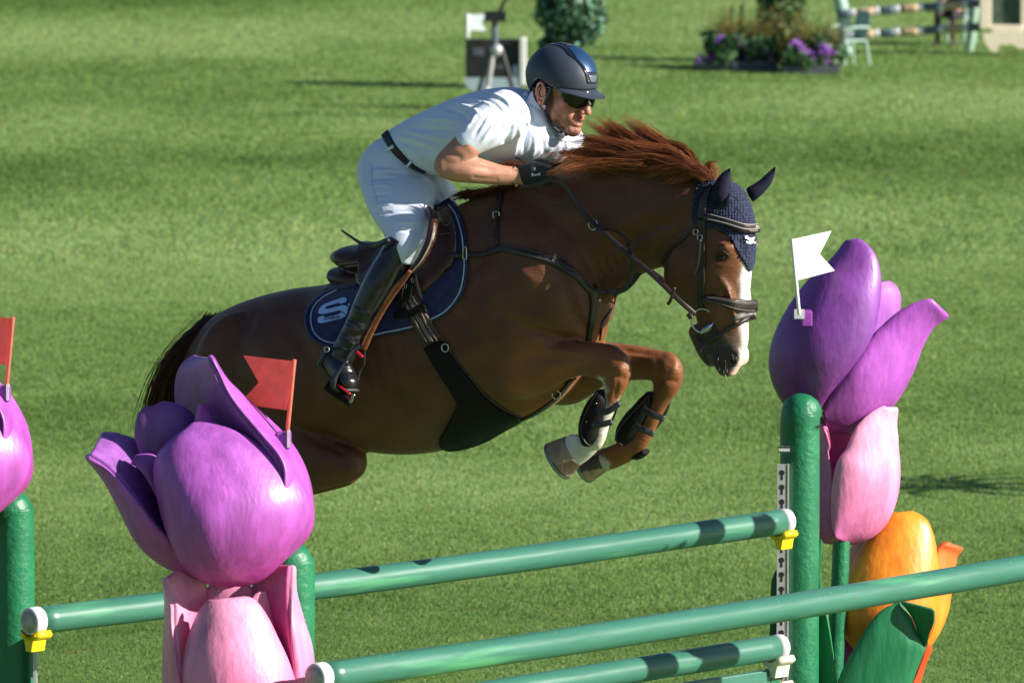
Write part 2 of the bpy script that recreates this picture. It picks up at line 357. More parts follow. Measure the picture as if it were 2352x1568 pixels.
# ================================================================== SETTING: turf
def turf_mat(name, blade):
    m = bpy.data.materials.new(name); m.use_nodes = True; n = m.node_tree.nodes; l = m.node_tree.links; b = n['Principled BSDF']
    geo = n.new('ShaderNodeNewGeometry'); sep = n.new('ShaderNodeSeparateXYZ'); l.new(geo.outputs['Position'], sep.inputs[0])
    def noise(sc, det=3, st=None):
        z = n.new('ShaderNodeTexNoise'); z.inputs['Scale'].default_value = sc; z.inputs['Detail'].default_value = det
        mp = n.new('ShaderNodeMapping'); mp.inputs['Scale'].default_value = st or (1, 1, 1); l.new(geo.outputs['Position'], mp.inputs[0]); l.new(mp.outputs[0], z.inputs['Vector']); return z.outputs[0]
    def mathn(op, a, c, c2=None):
        q = n.new('ShaderNodeMath'); q.operation = op
        for i, v in enumerate((a, c) if c2 is None else (a, c, c2)):
            if isinstance(v, (int, float)): q.inputs[i].default_value = v
            else: l.new(v, q.inputs[i])
        return q.outputs[0]
    warp = mathn('MULTIPLY', mathn('SUBTRACT', noise(0.16, 2), 0.5), 5.0)
    yy = mathn('ADD', sep.outputs[1], warp); yy = mathn('ADD', yy, mathn('MULTIPLY', sep.outputs[0], -0.25))
    t = n.new('ShaderNodeMapRange'); t.inputs[1].default_value = 4.0; t.inputs[2].default_value = 62.0; l.new(yy, t.inputs[0])
    cr_ = n.new('ShaderNodeValToRGB'); cr_.color_ramp.interpolation = 'B_SPLINE'; l.new(t.outputs[0], cr_.inputs[0])
    stops = [(0, .35), (.06, .4), (.107, .15), (.15, .6), (.2, .75), (.26, .25), (.33, .5), (.414, .85), (.49, .9), (.56, .05), (.59, .1), (.63, .75), (.68, .9), (.77, .2), (.83, .7), (.89, .95), (.97, .25)]
    els = cr_.color_ramp.elements
    while len(els) < len(stops): els.new(0.5)
    for e, (p, v) in zip(els, stops): e.position = p; e.color = (v, v, v, 1)
    patch_ = noise(0.9, 5, (1, 0.5, 1)); fine = noise(14.0, 4); mid = noise(3.0, 4)
    v = mathn('MULTIPLY_ADD', mathn('SUBTRACT', patch_, 0.5), 0.9, cr_.outputs[0]); v = mathn('MULTIPLY_ADD', mathn('SUBTRACT', noise(0.13, 2), 0.5), 1.5, v); v = mathn('MULTIPLY_ADD', mathn('SUBTRACT', mid, 0.5), 0.7, v)
    v = mathn('MULTIPLY_ADD', mathn('SUBTRACT', fine, 0.5), 0.35, v)
    c = n.new('ShaderNodeValToRGB'); l.new(v, c.inputs[0]); e = c.color_ramp.elements
    e[0].position = 0.0; e[0].color = (0.100, 0.200, 0.044, 1); e[1].position = 1.0; e[1].color = (0.275, 0.410, 0.165, 1)
    k = e.new(0.5); k.color = (0.182, 0.305, 0.095, 1)
    out = c.outputs[0]
    br = n.new('ShaderNodeMapRange'); br.inputs[1].default_value = 0.655; br.inputs[2].default_value = 0.72; l.new(noise(1.7, 6), br.inputs[0])
    mb = n.new('ShaderNodeMix'); mb.data_type = 'RGBA'; l.new(mathn('MULTIPLY', br.outputs[0], 0.32), mb.inputs[0]); l.new(out, mb.inputs[6]); mb.inputs[7].default_value = (0.19, 0.17, 0.07, 1); out = mb.outputs[2]
    if not blade:
        mg = n.new('ShaderNodeMix'); mg.data_type = 'RGBA'; mg.blend_type = 'MULTIPLY'; mg.inputs[0].default_value = 1; l.new(out, mg.inputs[6]); mg.inputs[7].default_value = (.78, .80, .62, 1); out = mg.outputs[2]
    if blade:
        a = n.new('ShaderNodeAttribute'); a.attribute_name = 'Col'; mm = n.new('ShaderNodeMix'); mm.data_type = 'RGBA'; mm.blend_type = 'MULTIPLY'; mm.inputs[0].default_value = 1
        l.new(out, mm.inputs[6]); l.new(a.outputs[0], mm.inputs[7]); out = mm.outputs[2]
        tr = n.new('ShaderNodeBsdfTranslucent'); l.new(out, tr.inputs[0]); ms = n.new('ShaderNodeMixShader'); ms.inputs[0].default_value = 0.45
        l.new(b.outputs[0], ms.inputs[1]); l.new(tr.outputs[0], ms.inputs[2]); l.new(ms.outputs[0], n['Material Output'].inputs[0])
    l.new(out, b.inputs['Base Color']); b.inputs['Roughness'].default_value = 0.6; b.inputs['Specular IOR Level'].default_value = 0.25
    return m
M_turf = turf_mat('turf', False); M_blade = turf_mat('grass_blades', True)
gv = []; gf = []
xs = [-900, -60, -20, -10, 0, 10, 20, 60, 900]; ys = [-60, -10, 0, 10, 20, 40, 80, 200, 1500]
for y in ys:
    for x in xs: gv.append((x, y, 0))
for i in range(len(ys)-1):
    for j in range(len(xs)-1): k = i*len(xs)+j; gf.append((k, k+1, k+1+len(xs), k+len(xs)))
mk('ground', (gv, gf), M_turf, kind='structure')
def grass():
    # blade density falls with distance; every blade is a bent, tapered pair of faces
    bands = [(2.4, 9, 6500, 0.0028, 0.012, 7.4), (9, 16, 3800, 0.0038, 0.014, 8.2), (16, 28, 2300, 0.0048, 0.017, 9.2), (28, 62, 900, 0.0085, 0.022, 12)]
    allv = []; allc = []
    for y0, y1, dens, bw, bh, hx in bands:
        n = int((y1-y0)*2*hx*dens); x = rng.uniform(-hx, hx, n); y = rng.uniform(y0, y1, n)
        lim = 2.45*(y+30)/30*1.03 + 0.25; keep = rng.uniform(0, 1, n) > np.clip((np.abs(x)-lim)/3.6, 0, 1)**.8; x = x[keep]; y = y[keep]; n = len(x)
        cl = 0.9+0.25*np.sin(x*9.1+np.sin(y*6.3)*2)*np.sin(y*7.7+np.cos(x*5.1)*2)*0.5
        h = bh*rng.uniform(0.55, 1.25, n)*cl; a = rng.uniform(0, 2*math.pi, n); lean = rng.uniform(0.1, 0.9, n)*h; la = rng.normal(0.6, 1.3, n)
        dx = np.cos(a)*bw; dy = np.sin(a)*bw; lx = np.cos(la)*lean; ly = np.sin(la)*lean
        q = np.zeros((n, 5, 3)); 
        q[:, 0] = np.stack([x-dx, y-dy, np.full(n, -0.004)], -1); q[:, 1] = np.stack([x+dx, y+dy, np.full(n, -0.004)], -1)
        q[:, 2] = np.stack([x+dx*.75+lx*.4, y+dy*.75+ly*.4, h*.62], -1); q[:, 3] = np.stack([x-dx*.75+lx*.4, y-dy*.75+ly*.4, h*.62], -1)
        q[:, 4] = np.stack([x+lx, y+ly, h], -1)
        r = rng.uniform(0.88, 1.15, n); yel = rng.uniform(0, 1, n)**3
        c = np.stack([r*(1+yel*.5), r*(1+yel*.12), r*(1-.2*yel)], -1)
        dry = rng.uniform(0, 1, n) < 0.012; c[dry] = c[dry]*[2.0, 1.35, 1.6]
        allv.append(q.reshape(-1, 3)); allc.append(np.repeat(c, 5, 0))
    V = np.vstack(allv).astype('f'); C = np.vstack(allc).astype('f'); nb = len(V)//5
    me = bpy.data.meshes.new('grass'); me.vertices.add(len(V)); me.vertices.foreach_set('co', V.ravel())
    b = np.arange(nb, dtype=np.int32)[:, None]*5
    loops = np.hstack([b, b+1, b+2, b+3, b+3, b+2, b+4]).astype(np.int32).ravel()
    me.loops.add(nb*7); me.loops.foreach_set('vertex_index', loops); me.polygons.add(nb*2)
    st = (np.arange(nb, dtype=np.int32)[:, None]*7 + np.array([[0, 4]], dtype=np.int32)).ravel()
    me.polygons.foreach_set('loop_start', st.astype(np.int32))
    me.update(calc_edges=False); me.validate()
    c4 = np.ones((len(V), 4), 'f'); c4[:, :3] = C; a = me.color_attributes.new('Col', 'FLOAT_COLOR', 'POINT'); a.data.foreach_set('color', c4.ravel())
    me.materials.append(M_blade); link(bpy.data.objects.new('grass', me), kind='stuff', label='short mown green turf striped light and dark over the whole arena', cat='grass')
    print('blades', nb)
grass()
# ================================================================== THE OXER: poles, standards, sculpted tulips, flags
def cropper(s, ox, oy): return lambda *pts: [((x/s+ox)/1.0884, (y/s+oy)/1.0884) for x, y in pts]
c5 = cropper(3.135, 350, 750); c6 = cropper(1.6915, 0, 780); c7 = cropper(2.4127, 1850, 550); c8 = cropper(2.583, 1850, 1100)
M_post = mat('green_foam_paint', (0.012, 0.165, 0.072), rough=0.42, spec=0.5, var=0.18, vscale=9, bump=0.42, bscale=45, dist=0.012)
M_leaf = mat('green_leaf_paint', (0.014, 0.17, 0.07), rough=0.42, var=0.22, vscale=14, bump=0.5, bscale=30, dist=0.008, stretch=(1, 1, 0.25), var2=((0.03, 0.25, 0.10), 5, 0.58, 0.1))
M_pole = mat('pole_green_paint', (0.042, 0.168, 0.118), rough=0.33, spec=0.6, var=0.10, vscale=5, bump=0.25, bscale=16, dist=0.003, stretch=(0.5, 0.5, 5), var2=((0.09, 0.33, 0.16), 2.2, 0.6, 0.12))
M_cap = mat('pole_cap_white', (0.60, 0.61, 0.63), rough=0.45, var=0.08, vscale=30, var2=((0.45, 0.43, 0.40), 40, 0.66, 0.05))
M_yel = mat('yellow_plastic', (0.85, 0.63, 0.01), rough=0.4, var=0.08, var2=((0.55, 0.38, 0.02), 30, 0.66, 0.08))
M_cream = mat('cream_plastic', (0.75, 0.70, 0.55), rough=0.45, var=0.08)
M_alu = mat('aluminium_track', (0.48, 0.48, 0.49), rough=0.4, metal=0.35, var=0.1, vscale=40)
M_hole = mat('keyhole_dark', (0.012, 0.012, 0.012), rough=0.8)
M_red = mat('red_flag_plastic', (0.85, 0.29, 0.22), rough=0.5, var=0.1, vscale=20, transl=0.55, bump=0.1, bscale=20)
M_white = mat('white_flag_plastic', (0.82, 0.82, 0.80), rough=0.5, var=0.03, transl=0.15)
M_mark = mat('grey_sticker', (0.55, 0.57, 0.58), rough=0.5)
M_wood = mat('bare_wood_chip', (0.60, 0.45, 0.22), rough=0.8, var=0.3, vscale=80)
def petal_mat(name): return mat(name, rough=0.43, spec=0.5, vcol=True, var=0.28, vscale=13, bump=0.42, bscale=48, dist=0.006, coat=0.15, coatr=0.3, stretch=(1, 1, 0.35))
M_petal = petal_mat('painted_petal')
def petal(name, geo, parent, c0, c1, c2=None, thick=0.026, T=None, n=26, m=17, label=None, cin=None):
    """c0 at the base, c1 in the middle, c2 at the tip: the sprayed colours; cin darkens the inner face as painted shade"""
    V, F = geo; V = np.array(V); k = len(V); c2 = c1 if c2 is None else c2
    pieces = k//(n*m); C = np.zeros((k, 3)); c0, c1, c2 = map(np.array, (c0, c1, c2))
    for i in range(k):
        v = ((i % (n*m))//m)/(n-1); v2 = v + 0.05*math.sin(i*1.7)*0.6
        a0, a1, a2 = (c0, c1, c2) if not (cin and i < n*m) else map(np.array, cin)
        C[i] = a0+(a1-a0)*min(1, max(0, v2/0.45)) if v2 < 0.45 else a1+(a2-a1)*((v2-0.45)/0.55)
    if T is not None: V = V + T
    o = mk(name, (V, F), M_petal, parent, col=C, fixn=False, label=label)
    s = o.modifiers.new('s', 'SOLIDIFY'); s.thickness = thick; s.offset = 0.0
    b = o.modifiers.new('u', 'SUBSURF'); b.levels = 1; b.render_levels = 1
    return o
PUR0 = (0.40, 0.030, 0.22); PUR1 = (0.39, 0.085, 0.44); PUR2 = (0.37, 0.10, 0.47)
INN_SHADE = ((0.05, 0.012, 0.09), (0.13, 0.035, 0.22), (0.36, 0.12, 0.46))  # deep shade inside the cup, painted into the petals' inner colour
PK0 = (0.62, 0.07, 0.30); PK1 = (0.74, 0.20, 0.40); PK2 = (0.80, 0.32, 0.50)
def two(pi, po): return (np.vstack([pi[0], po[0]]), list(pi[1]) + [tuple(i+len(pi[0]) for i in f) for f in po[1]])
def left_standard(T, lab, cat='jump standard', pink=True):
    Z = -2.45
    root = empty('tulip_standard', np.array([P(672, 1400, Z)[0], Z, 0])+T, lab, cat, 'tulip standards of the jump')
    # post, bending at its top into the stem of the purple tulip
    top = [np.array([P(672, 1400, Z+.12)[0], Z+.12, z]) for z in (0.0, 0.5, 1.0)] + [P(673, 1330, Z+.12), P(671, 1300, Z+.12), P(664, 1285, Z+.12)]
    mk('post', tube(np.array(top)+T, 0.078, 28, 60, flat=1.0, up=(0, -1, 0)), M_post, root)
    mk('foot', tube(np.array([[top[0][0], Z-.35, 0.04], [top[0][0], Z+.55, 0.04]])+T, 0.05, 12, 6), M_post, root)
    for k in (0, 1): 
        b = box(np.array([top[0][0]+.085, Z+.04, 0.72])+T, (0.006, 0.03, 0.62)) if k == 0 else None
        if b: mk('track', b, M_alu, root, smooth=False)
    fl = mk('purple_tulip', ellipsoid(P(545, 1225, Z+.06)+T, (0.13, 0.11, 0.13)), M_petal, root, col=(0.10, 0.01, 0.12))
    front = patch(c6((960, 1150), (860, 1130), (780, 1070), (725, 970), (680, 830), (655, 700), (668, 615), (715, 560), (775, 515)),
                  c6((1010, 1150), (1100, 1125), (1200, 1040), (1290, 930), (1315, 820), (1270, 720), (1190, 635), (1090, 560), (970, 500), (850, 474), (800, 480)), Z-.02, Z-.02, [-.6, -.7, -.68, -.55, -.45], pk=-.40, crease=lambda v, s: -.035*math.exp(-((s-.15)/.16)**2)*v+.03*math.exp(-((s-.45)/.1)**2)*(1-v))
    petal('petal', front, fl, PUR0, PUR1, PUR2, T=T)
    inr = c6((1100, 1100), (1180, 900), (1200, 700), (1180, 620), (1100, 520), (1000, 400), (940, 310), (890, 190))
    pi = patch(c6((850, 1000), (800, 800), (770, 520), (747, 400), (745, 300), (770, 225), (835, 186)), inr, [Z+.2, Z+.30, Z+.30, Z+.22], [Z+.02, Z-.10, Z-.08, Z-.02, Z+.04], [.15, .2, .2, .15, .1])
    po = patch(inr, c6((1150, 1080), (1300, 940), (1316, 820), (1290, 680), (1215, 545), (1120, 450), (1030, 365), (950, 290), (884, 178)), [Z+.02, Z-.10, Z-.08, Z-.02, Z+.04], [Z+.05, Z+.08, Z+.10, Z+.08, Z+.05], -.5)
    petal('petal', two(pi, po), fl, PUR0, PUR1, PUR2, T=T, cin=INN_SHADE)
    inr = c6((800, 1050), (740, 990), (640, 890), (560, 780), (500, 705), (445, 650), (375, 606))
    pi = patch(inr, c6((860, 950), (800, 880), (720, 760), (650, 650), (600, 560), (520, 516), (430, 515)), [Z+.0, Z-.03, Z-.05, Z-.02, Z], [Z+.1, Z+.12, Z+.2], [.5, .6, .5, .2])
    po = patch(c6((880, 1125), (790, 1108), (680, 1055), (590, 975), (530, 865), (465, 735), (410, 655), (362, 602)), inr, [Z+.03, Z+.08, Z+.06, Z+.04], [Z+.0, Z-.03, Z-.05, Z-.02, Z], -.45)
    petal('petal', two(pi, po), fl, (0.36, 0.05, 0.20), PUR1, PUR2, T=T, cin=INN_SHADE)
    petal('petal', patch(c6((760, 860), (660, 720), (600, 610), (577, 520), (588, 440), (630, 400)), c6((900, 800), (900, 640), (860, 500), (800, 425), (740, 397), (680, 390)), Z+.12, Z+.16, [-.1, -.3, -.35]), fl, (.05, .012, .09), (0.16, 0.05, 0.26), (0.26, 0.09, 0.38), T=T)  # back petal with the same interior shade painted in, darkest at its base
    petal('petal', patch(c6((850, 700), (830, 560), (825, 440), (850, 388)), c6((1000, 700), (960, 540), (900, 450), (872, 392)), Z+.04, Z+.1, [-.1, -.3]), fl, PUR0, PUR1, PUR2, T=T, thick=.02)
    petal('petal', patch(c6((700, 850), (620, 700), (575, 650), (556, 632)), c6((760, 800), (700, 680), (650, 612), (570, 615)), Z+.02, Z+.06, -.2), fl, PUR0, PUR1, PUR2, T=T, thick=.025)
    # bracket that holds the marker flag
    x = c6((1200, 540))[0]
    br = mk('flag_bracket', box(P(652, 1010, Z+.02)+T, (0.026, 0.03, 0.028)), mat('bracket_purple', (0.33, 0.07, 0.42), rough=0.4), root, smooth=False); bevel_mod(br)
    mk('bracket_plate', box(P(663, 1007, Z)+T, (0.005, 0.02, 0.03)), M_cap, br, smooth=False)
    # pink tulip below
    if not pink: return root
    Z2 = Z-.02; pk = mk('pink_tulip', ellipsoid(P(552, 1640, Z2+.05)+T, (0.15, 0.10, 0.26)), M_petal, root, col=(0.35, 0.02, 0.16))
    pin = c6((930, 1880), (800, 1700), (760, 1560), (745, 1420), (735, 1300), (735, 1235), (712, 1180), (700, 1120))
    petal('petal', two(patch(c6((920, 1900), (760, 1780), (705, 1620), (700, 1450), (707, 1300), (709, 1220), (700, 1150), (695, 1118)), pin, [Z2, Z2+.03, Z2+.06], [Z2-.05, Z2-.08, Z2-.06, Z2-.02], -.5),
                       patch(pin, c6((960, 1800), (880, 1600), (850, 1450), (845, 1330), (862, 1240), (878, 1165), (830, 1108), (745, 1086)), [Z2-.05, Z2-.08, Z2-.06, Z2-.02], [Z2+.1, Z2+.12, Z2+.1, Z2+.05], [.4, .4, .35, .15])), pk, PK0, PK1, PK2, T=T)
    pin = c6((1080, 1850), (1180, 1700), (1240, 1560), (1236, 1480), (1190, 1300), (1150, 1200), (1200, 1110), (1215, 1062))
    pin2 = c6((1090, 1870), (1230, 1700), (1250, 1540), (1240, 1420), (1228, 1300), (1222, 1200), (1226, 1120), (1230, 1068))
    petal('petal', two(patch(c6((1060, 1800), (1100, 1600), (1110, 1450), (1085, 1300), (1062, 1200), (1085, 1110), (1150, 1066)), pin2, [Z2+.1, Z2+.12, Z2+.08], [Z2-.02, Z2-.05, Z2-.05, Z2], [.4, .4, .4, .2]),
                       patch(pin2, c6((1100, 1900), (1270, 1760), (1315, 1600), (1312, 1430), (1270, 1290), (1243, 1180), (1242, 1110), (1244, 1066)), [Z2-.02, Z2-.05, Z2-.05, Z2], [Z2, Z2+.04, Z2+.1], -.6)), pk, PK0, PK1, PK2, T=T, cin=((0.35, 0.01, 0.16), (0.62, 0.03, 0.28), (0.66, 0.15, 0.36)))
    petal('petal', patch(c6((990, 1900), (840, 1780), (775, 1600), (778, 1480), (805, 1370), (850, 1265), (895, 1218)), c6((1030, 1900), (1180, 1790), (1262, 1650), (1232, 1515), (1180, 1400), (1120, 1280), (1060, 1212), (1000, 1222)), Z2-.04, Z2-.04, [-.6, -.7, -.65, -.4], pk=-.12), pk, PK0, PK1, PK2, T=T)
    petal('petal', patch(c6((900, 1500), (870, 1350), (868, 1250), (885, 1170), (930, 1140)), c6((1080, 1500), (1090, 1350), (1075, 1240), (1062, 1175), (1010, 1132)), Z2+.1, Z2+.1, [-.1, -.3, -.3]), pk, PK0, (0.75, 0.2, 0.45), PK2, T=T)
    petal('petal', patch(c6((1060, 1400), (1055, 1260), (1075, 1200), (1100, 1178)), c6((1190, 1400), (1150, 1300), (1130, 1230), (1115, 1178)), Z2+.02, Z2+.05, -.3), pk, PK0, PK1, PK2, T=T, thick=.02)
    return root
z1 = P(714, 1167, -2.45)[2]; TB = G(67, 1052, z1) - P(714, 1167, -2.45)
left_standard(np.zeros(3), 'green standard with purple tulip over a pink one, in front of the horse\'s tail')
left_standard(TB, 'green standard with purple tulip cut off by the left edge of the photo', pink=False)
def flag(pole, cloth, Y0, m, T, lab, rp=0.0075, sk=-.0014):
    root = empty('marker_flag', P(*pole[1], Y0)+T, lab, 'flag', 'red and white marker flags')
    mk('flag_pole', tube([P(*pole[0], Y0)+T, P(*pole[1], Y0)+T], rp, 8, 6, cap=(.3, .3)), m, root)
    n = len(cloth); V = [P(x, y, Y0-.0025+(x-pole[0][0])*sk)+T for x, y in cloth] + [P(x, y, Y0+.0025+(x-pole[0][0])*sk)+T for x, y in cloth]
    F = [tuple(range(n)), tuple(range(2*n-1, n-1, -1))] + [(i, i+n, (i+1) % n+n, (i+1) % n) for i in range(n)]
    o = mk('pennant', (V, F), m, root, smooth=False); return root
rf = c5((1205, 478), (810, 433), (930, 645), (775, 812), (1150, 862))
flag((c5((1210, 468))[0], c5((1153, 1055))[0]), rf, -2.44, M_red, np.zeros(3), 'red swallow-tailed flag on the purple tulip, in front of the horse\'s flank')
flag((c5((1210, 468))[0], c5((1153, 1055))[0]), rf, -2.44, M_red, TB, 'red flag half cut off by the left edge of the photo')

# ---- right standard(s): purple, pink and orange tulips with leaves
def right_standard(T, lab, full=True):
    Z = 1.78; root = empty('tulip_standard', np.array([P(1838, 1400, Z)[0], Z, 0])+T, lab, 'jump standard', 'tulip standards of the jump')
    xc = P(1836, 1400, Z)[0]
    pts = [np.array([xc, Z, z]) for z in (0, .6, 1.1, 1.5)] + [P(1837, 1010, Z), P(1837, 975, Z), P(1839, 955, Z), P(1842, 940, Z+.01)]
    mk('post', tube(np.array(pts)+T, 0.081, 32, 80, up=(0, -1, 0)), M_post, root)
    mk('foot', tube(np.array([[xc, Z-.45, 0.04], [xc, Z+.45, 0.04]])+T, 0.05, 12, 6), M_post, root)
    zt = P(1800, 1065, Z-.08)[2]
    tr = mk('track', join(box(np.array([P(1795, 1300, Z-.085)[0], Z-.085, zt/2])+T, (0.019, 0.004, zt/2)), box(np.array([P(1810, 1300, Z-.085)[0], Z-.070, zt/2])+T, (0.004, 0.022, zt/2))), M_alu, root, smooth=False)
    hs = []; z = zt-.035
    while z > 0.3:
        c = np.array([P(1795, 1300, Z-.09)[0], Z-.090, z])+T; V = []
        for k in range(14):
            a = 2*math.pi*k/14; V.append(c+np.array([math.cos(a)*.0115, 0, math.sin(a)*.0115]))
        hs.append((V, [tuple(range(14))])); hs.append(([c+np.array(q) for q in ((-.0045, -.0002, 0), (.0045, -.0002, 0), (.0045, -.0002, -.03), (-.0045, -.0002, -.03))], [(0, 1, 2, 3)])); z -= .060
    mk('keyholes', join(*hs), M_hole, tr, smooth=False, fixn=False)
    st = mk('sticker', box(P(1802, 1032, Z-.083)+T, (0.022, 0.002, 0.014)), M_mark, root, smooth=False)
    mk('print', join(*[box(P(1802-14+4.6*i, yy, Z-.0865)+T, (0.0028, 0.0008, 0.0032)) for i in range(7) for yy in (1026, 1038)]), M_hole, st, smooth=False)
    ZP = Z+.20
    fl = mk('purple_tulip', ellipsoid(P(1915, 880, ZP+.06)+T, (0.12, 0.12, 0.12)), M_petal, root, col=(0.03, 0.008, 0.05))
    D0 = (0.16, 0.02, 0.15); D1 = (0.20, 0.055, 0.31); D2 = (0.27, 0.07, 0.38)
    petal('petal', patch(c7((430, 1200), (300, 1130), (225, 1030), (181, 890), (197, 740), (250, 610), (330, 480), (430, 355), (530, 275), (610, 180), (655, 118)), c7((470, 1150), (490, 1100), (560, 1005), (620, 940), (700, 840), (775, 730), (820, 600), (842, 450), (840, 330), (810, 215), (745, 140), (690, 116)), ZP+.02, [ZP-.06, ZP-.08, ZP-.06, ZP], [-.65, -.75, -.6, -.35]), fl, D0, D1, D2, T=T)
    petal('petal', patch(c7((500, 1180), (520, 1120), (600, 990), (700, 850), (790, 715), (870, 635), (950, 565), (1040, 512), (1110, 487), (1165, 479)), c7((510, 1265), (640, 1275), (770, 1240), (885, 1150), (970, 1040), (1040, 900), (1090, 760), (1160, 640), (1225, 595), (1262, 572)), [ZP-.05, ZP-.06, ZP, ZP], [ZP+.05, ZP+.1, ZP+.08, ZP+.05], [-.5, -.6, -.5, -.35]), fl, D0, (0.46, 0.10, 0.55), (0.42, 0.09, 0.52), T=T)
    petal('petal', patch(c7((700, 900), (760, 700), (810, 520), (830, 420), (845, 370)), c7((840, 850), (900, 660), (945, 560), (958, 480), (940, 415), (885, 374)), ZP+.12, ZP+.2, [-.2, -.4, -.3]), fl, D0, (0.4, 0.12, 0.5), (0.42, 0.14, 0.52), T=T)
    br = mk('flag_bracket', box(P(1853, 730, ZP-.205)+T, (0.021, 0.045, 0.030)), mat('bracket_violet', (0.33, 0.07, 0.42), rough=0.4), root, smooth=False); bevel_mod(br)
    mk('bracket_plate', box(P(1836, 721, ZP-.25)+T, (0.021, 0.006, 0.019)), M_cap, br, smooth=False)
    # pink
    Z2 = Z+.22; pk = mk('pink_tulip', ellipsoid(P(1960, 1170, Z2+.06)+T, (0.09, 0.08, 0.08)), M_petal, root, col=(0.30, 0.015, 0.13))
    petal('petal', patch(c8((640, 640), (560, 655), (505, 610), (470, 420), (470, 200), (490, 30))+c7((490, 1180), ), c8((650, 640), (605, 600), (588, 480), (592, 350), (586, 200), (570, 60))+c7((545, 1380), (515, 1262)), Z2+.03, Z2-.05, -.4), pk, (0.55, 0.10, 0.33), (0.66, 0.16, 0.42), PK1, T=T)
    petal('petal', patch(c8((620, 640), (603, 560), (598, 400), (612, 230), (650, 110))+c7((640, 1400), (700, 1260), (790, 1170), (880, 1125)), c8((700, 665), (850, 615), (950, 515), (1010, 350), (1023, 200), (1008, 20))+c7((945, 1330), (932, 1230), (944, 1124)), [Z2-.07, Z2-.08, Z2], [Z2+.05, Z2+.06, Z2+.04], [-.5, -.55, -.4]), pk, (0.62, 0.13, 0.38), (0.80, 0.26, 0.48), (0.86, 0.42, 0.58), T=T)
    petal('petal', patch(c8((560, 600), (540, 300), (530, 60))+c7((500, 1200),), c8((720, 600), (730, 300), (720, 60))+c7((700, 1200),), Z2+.1, Z2+.1, .3), pk, (0.4, 0.02, 0.18), (0.45, 0.03, 0.2), T=T)
    if not full: return root
    mk('stem', tube(np.array([P(1933, 1235, Z2), P(1929, 1330, Z2), P(1922, 1450, Z2), P(1915, 1600, Z2), np.array([P(1910, 1700, Z2)[0], Z2, 0])])+T, 0.036, 16, 30), M_post, root)
    # orange
    Z3 = Z+.30; orr = mk('orange_tulip', ellipsoid(P(2045, 1440, Z3+.03)+T, (0.15, 0.14, 0.16)), M_petal, root, col=(0.45, 0.08, 0.01))
    O0 = (0.72, 0.16, 0.02); O1 = (0.88, 0.25, 0.012); O2 = (0.92, 0.30, 0.02)
    petal('petal', patch(c8((850, 1400), (740, 1340), (670, 1230), (645, 1110), (690, 900), (740, 785), (820, 655), (900, 560), (960, 498), (1010, 470)), c8((1000, 1400), (1150, 1340), (1240, 1200), (1272, 1000), (1274, 850), (1262, 720), (1240, 610), (1200, 520), (1150, 487), (1080, 466)), [Z3-.02, Z3, Z3+.03], [Z3-.02, Z3, Z3+.05], [-.6, -.7, -.55, -.35]), orr, O0, O1, O2, T=T)
    petal('petal', patch(c8((1100, 1400), (1220, 1250), (1265, 1050), (1262, 850), (1268, 720), (1290, 675), (1340, 664)), c8((1150, 1400), (1260, 1260), (1325, 1120), (1348, 1000), (1370, 860), (1392, 740), (1415, 715), (1433, 684)), Z3+.02, [Z3+.06, Z3+.14], -.35), orr, (0.80, 0.26, 0.02), (0.85, 0.28, 0.03), (0.80, 0.13, 0.04), T=T)
    petal('petal', patch(c8((800, 1400), (690, 1290), (640, 1100), (655, 950), (690, 800), (725, 710), (752, 662)), c8((820, 1380), (760, 1200), (740, 1000), (740, 850), (790, 740), (840, 660), (860, 620)), Z3+.1, Z3+.02, -.3), orr, (0.70, 0.13, 0.04), (0.80, 0.2, 0.04), T=T)
    # low magenta and red tulips, mostly under the frame
    Z4 = Z+.32; lo = mk('magenta_tulip', patch(c8((760, 1900), (640, 1700), (612, 1500), (622, 1350), (635, 1200)), c8((860, 1900), (850, 1600), (800, 1450), (740, 1330), (670, 1240)), Z4, Z4, -.5), M_petal, root, col=(0.50, 0.05, 0.28), fixn=False); s = lo.modifiers.new('s', 'SOLIDIFY'); s.thickness = .02
    V = [v+T for v in []]; lo.location = Vector(T)
    rd = mk('red_tulip', patch(c8((1000, 1900), (1060, 1700), (1120, 1560), (1170, 1440), (1200, 1350), (1212, 1312)), c8((1120, 1900), (1140, 1700), (1165, 1570), (1205, 1440), (1243, 1350), (1235, 1318)), Z4, Z4+.05, -.4), M_petal, root, col=(0.75, 0.07, 0.02), fixn=False); s = rd.modifiers.new('s', 'SOLIDIFY'); s.thickness = .02
    def leaf(l, r, yl, yr, ra, th=.012, label=None):
        V, F = patch(l, r, yl, yr, ra); o = mk('leaf', (np.array(V)+T, F), M_leaf, root, fixn=False, label=label); s = o.modifiers.new('s', 'SOLIDIFY'); s.thickness = th; u = o.modifiers.new('u', 'SUBSURF'); u.levels = 1; u.render_levels = 1; return o
    Z5 = Z+.02
    a = patch(c8((520, 1900), (640, 1530), (740, 1335), (850, 1160), (940, 1078), (1030, 1045)), c8((1000, 1900), (1112, 1568), (1180, 1390), (1200, 1325), (1150, 1240), (1100, 1130), (1040, 1050)), Z5, Z5+.03, -.25)
    b = patch(c8((1192, 1328), (1150, 1240), (1098, 1125), (1036, 1047)), c8((1198, 1330), (1225, 1250), (1256, 1170), (1258, 1095)), [Z5+.028, Z5+.028, Z5], [Z5+.02, Z5-.03, Z5-.05], -.25)
    V, F = two(a, b); o = mk('leaf', (np.array(V)+T, F), M_leaf, root, fixn=False, label='broad green leaf with its tip folded over'); s = o.modifiers.new('s', 'SOLIDIFY'); s.thickness = .012
    leaf(c8((440, 1900), (470, 1568), (480, 1100), (490, 620)), c8((660, 1900), (628, 1568), (598, 1350), (560, 1140), (516, 960), (505, 800), (518, 640)), Z+.1, Z+.04, -.15)
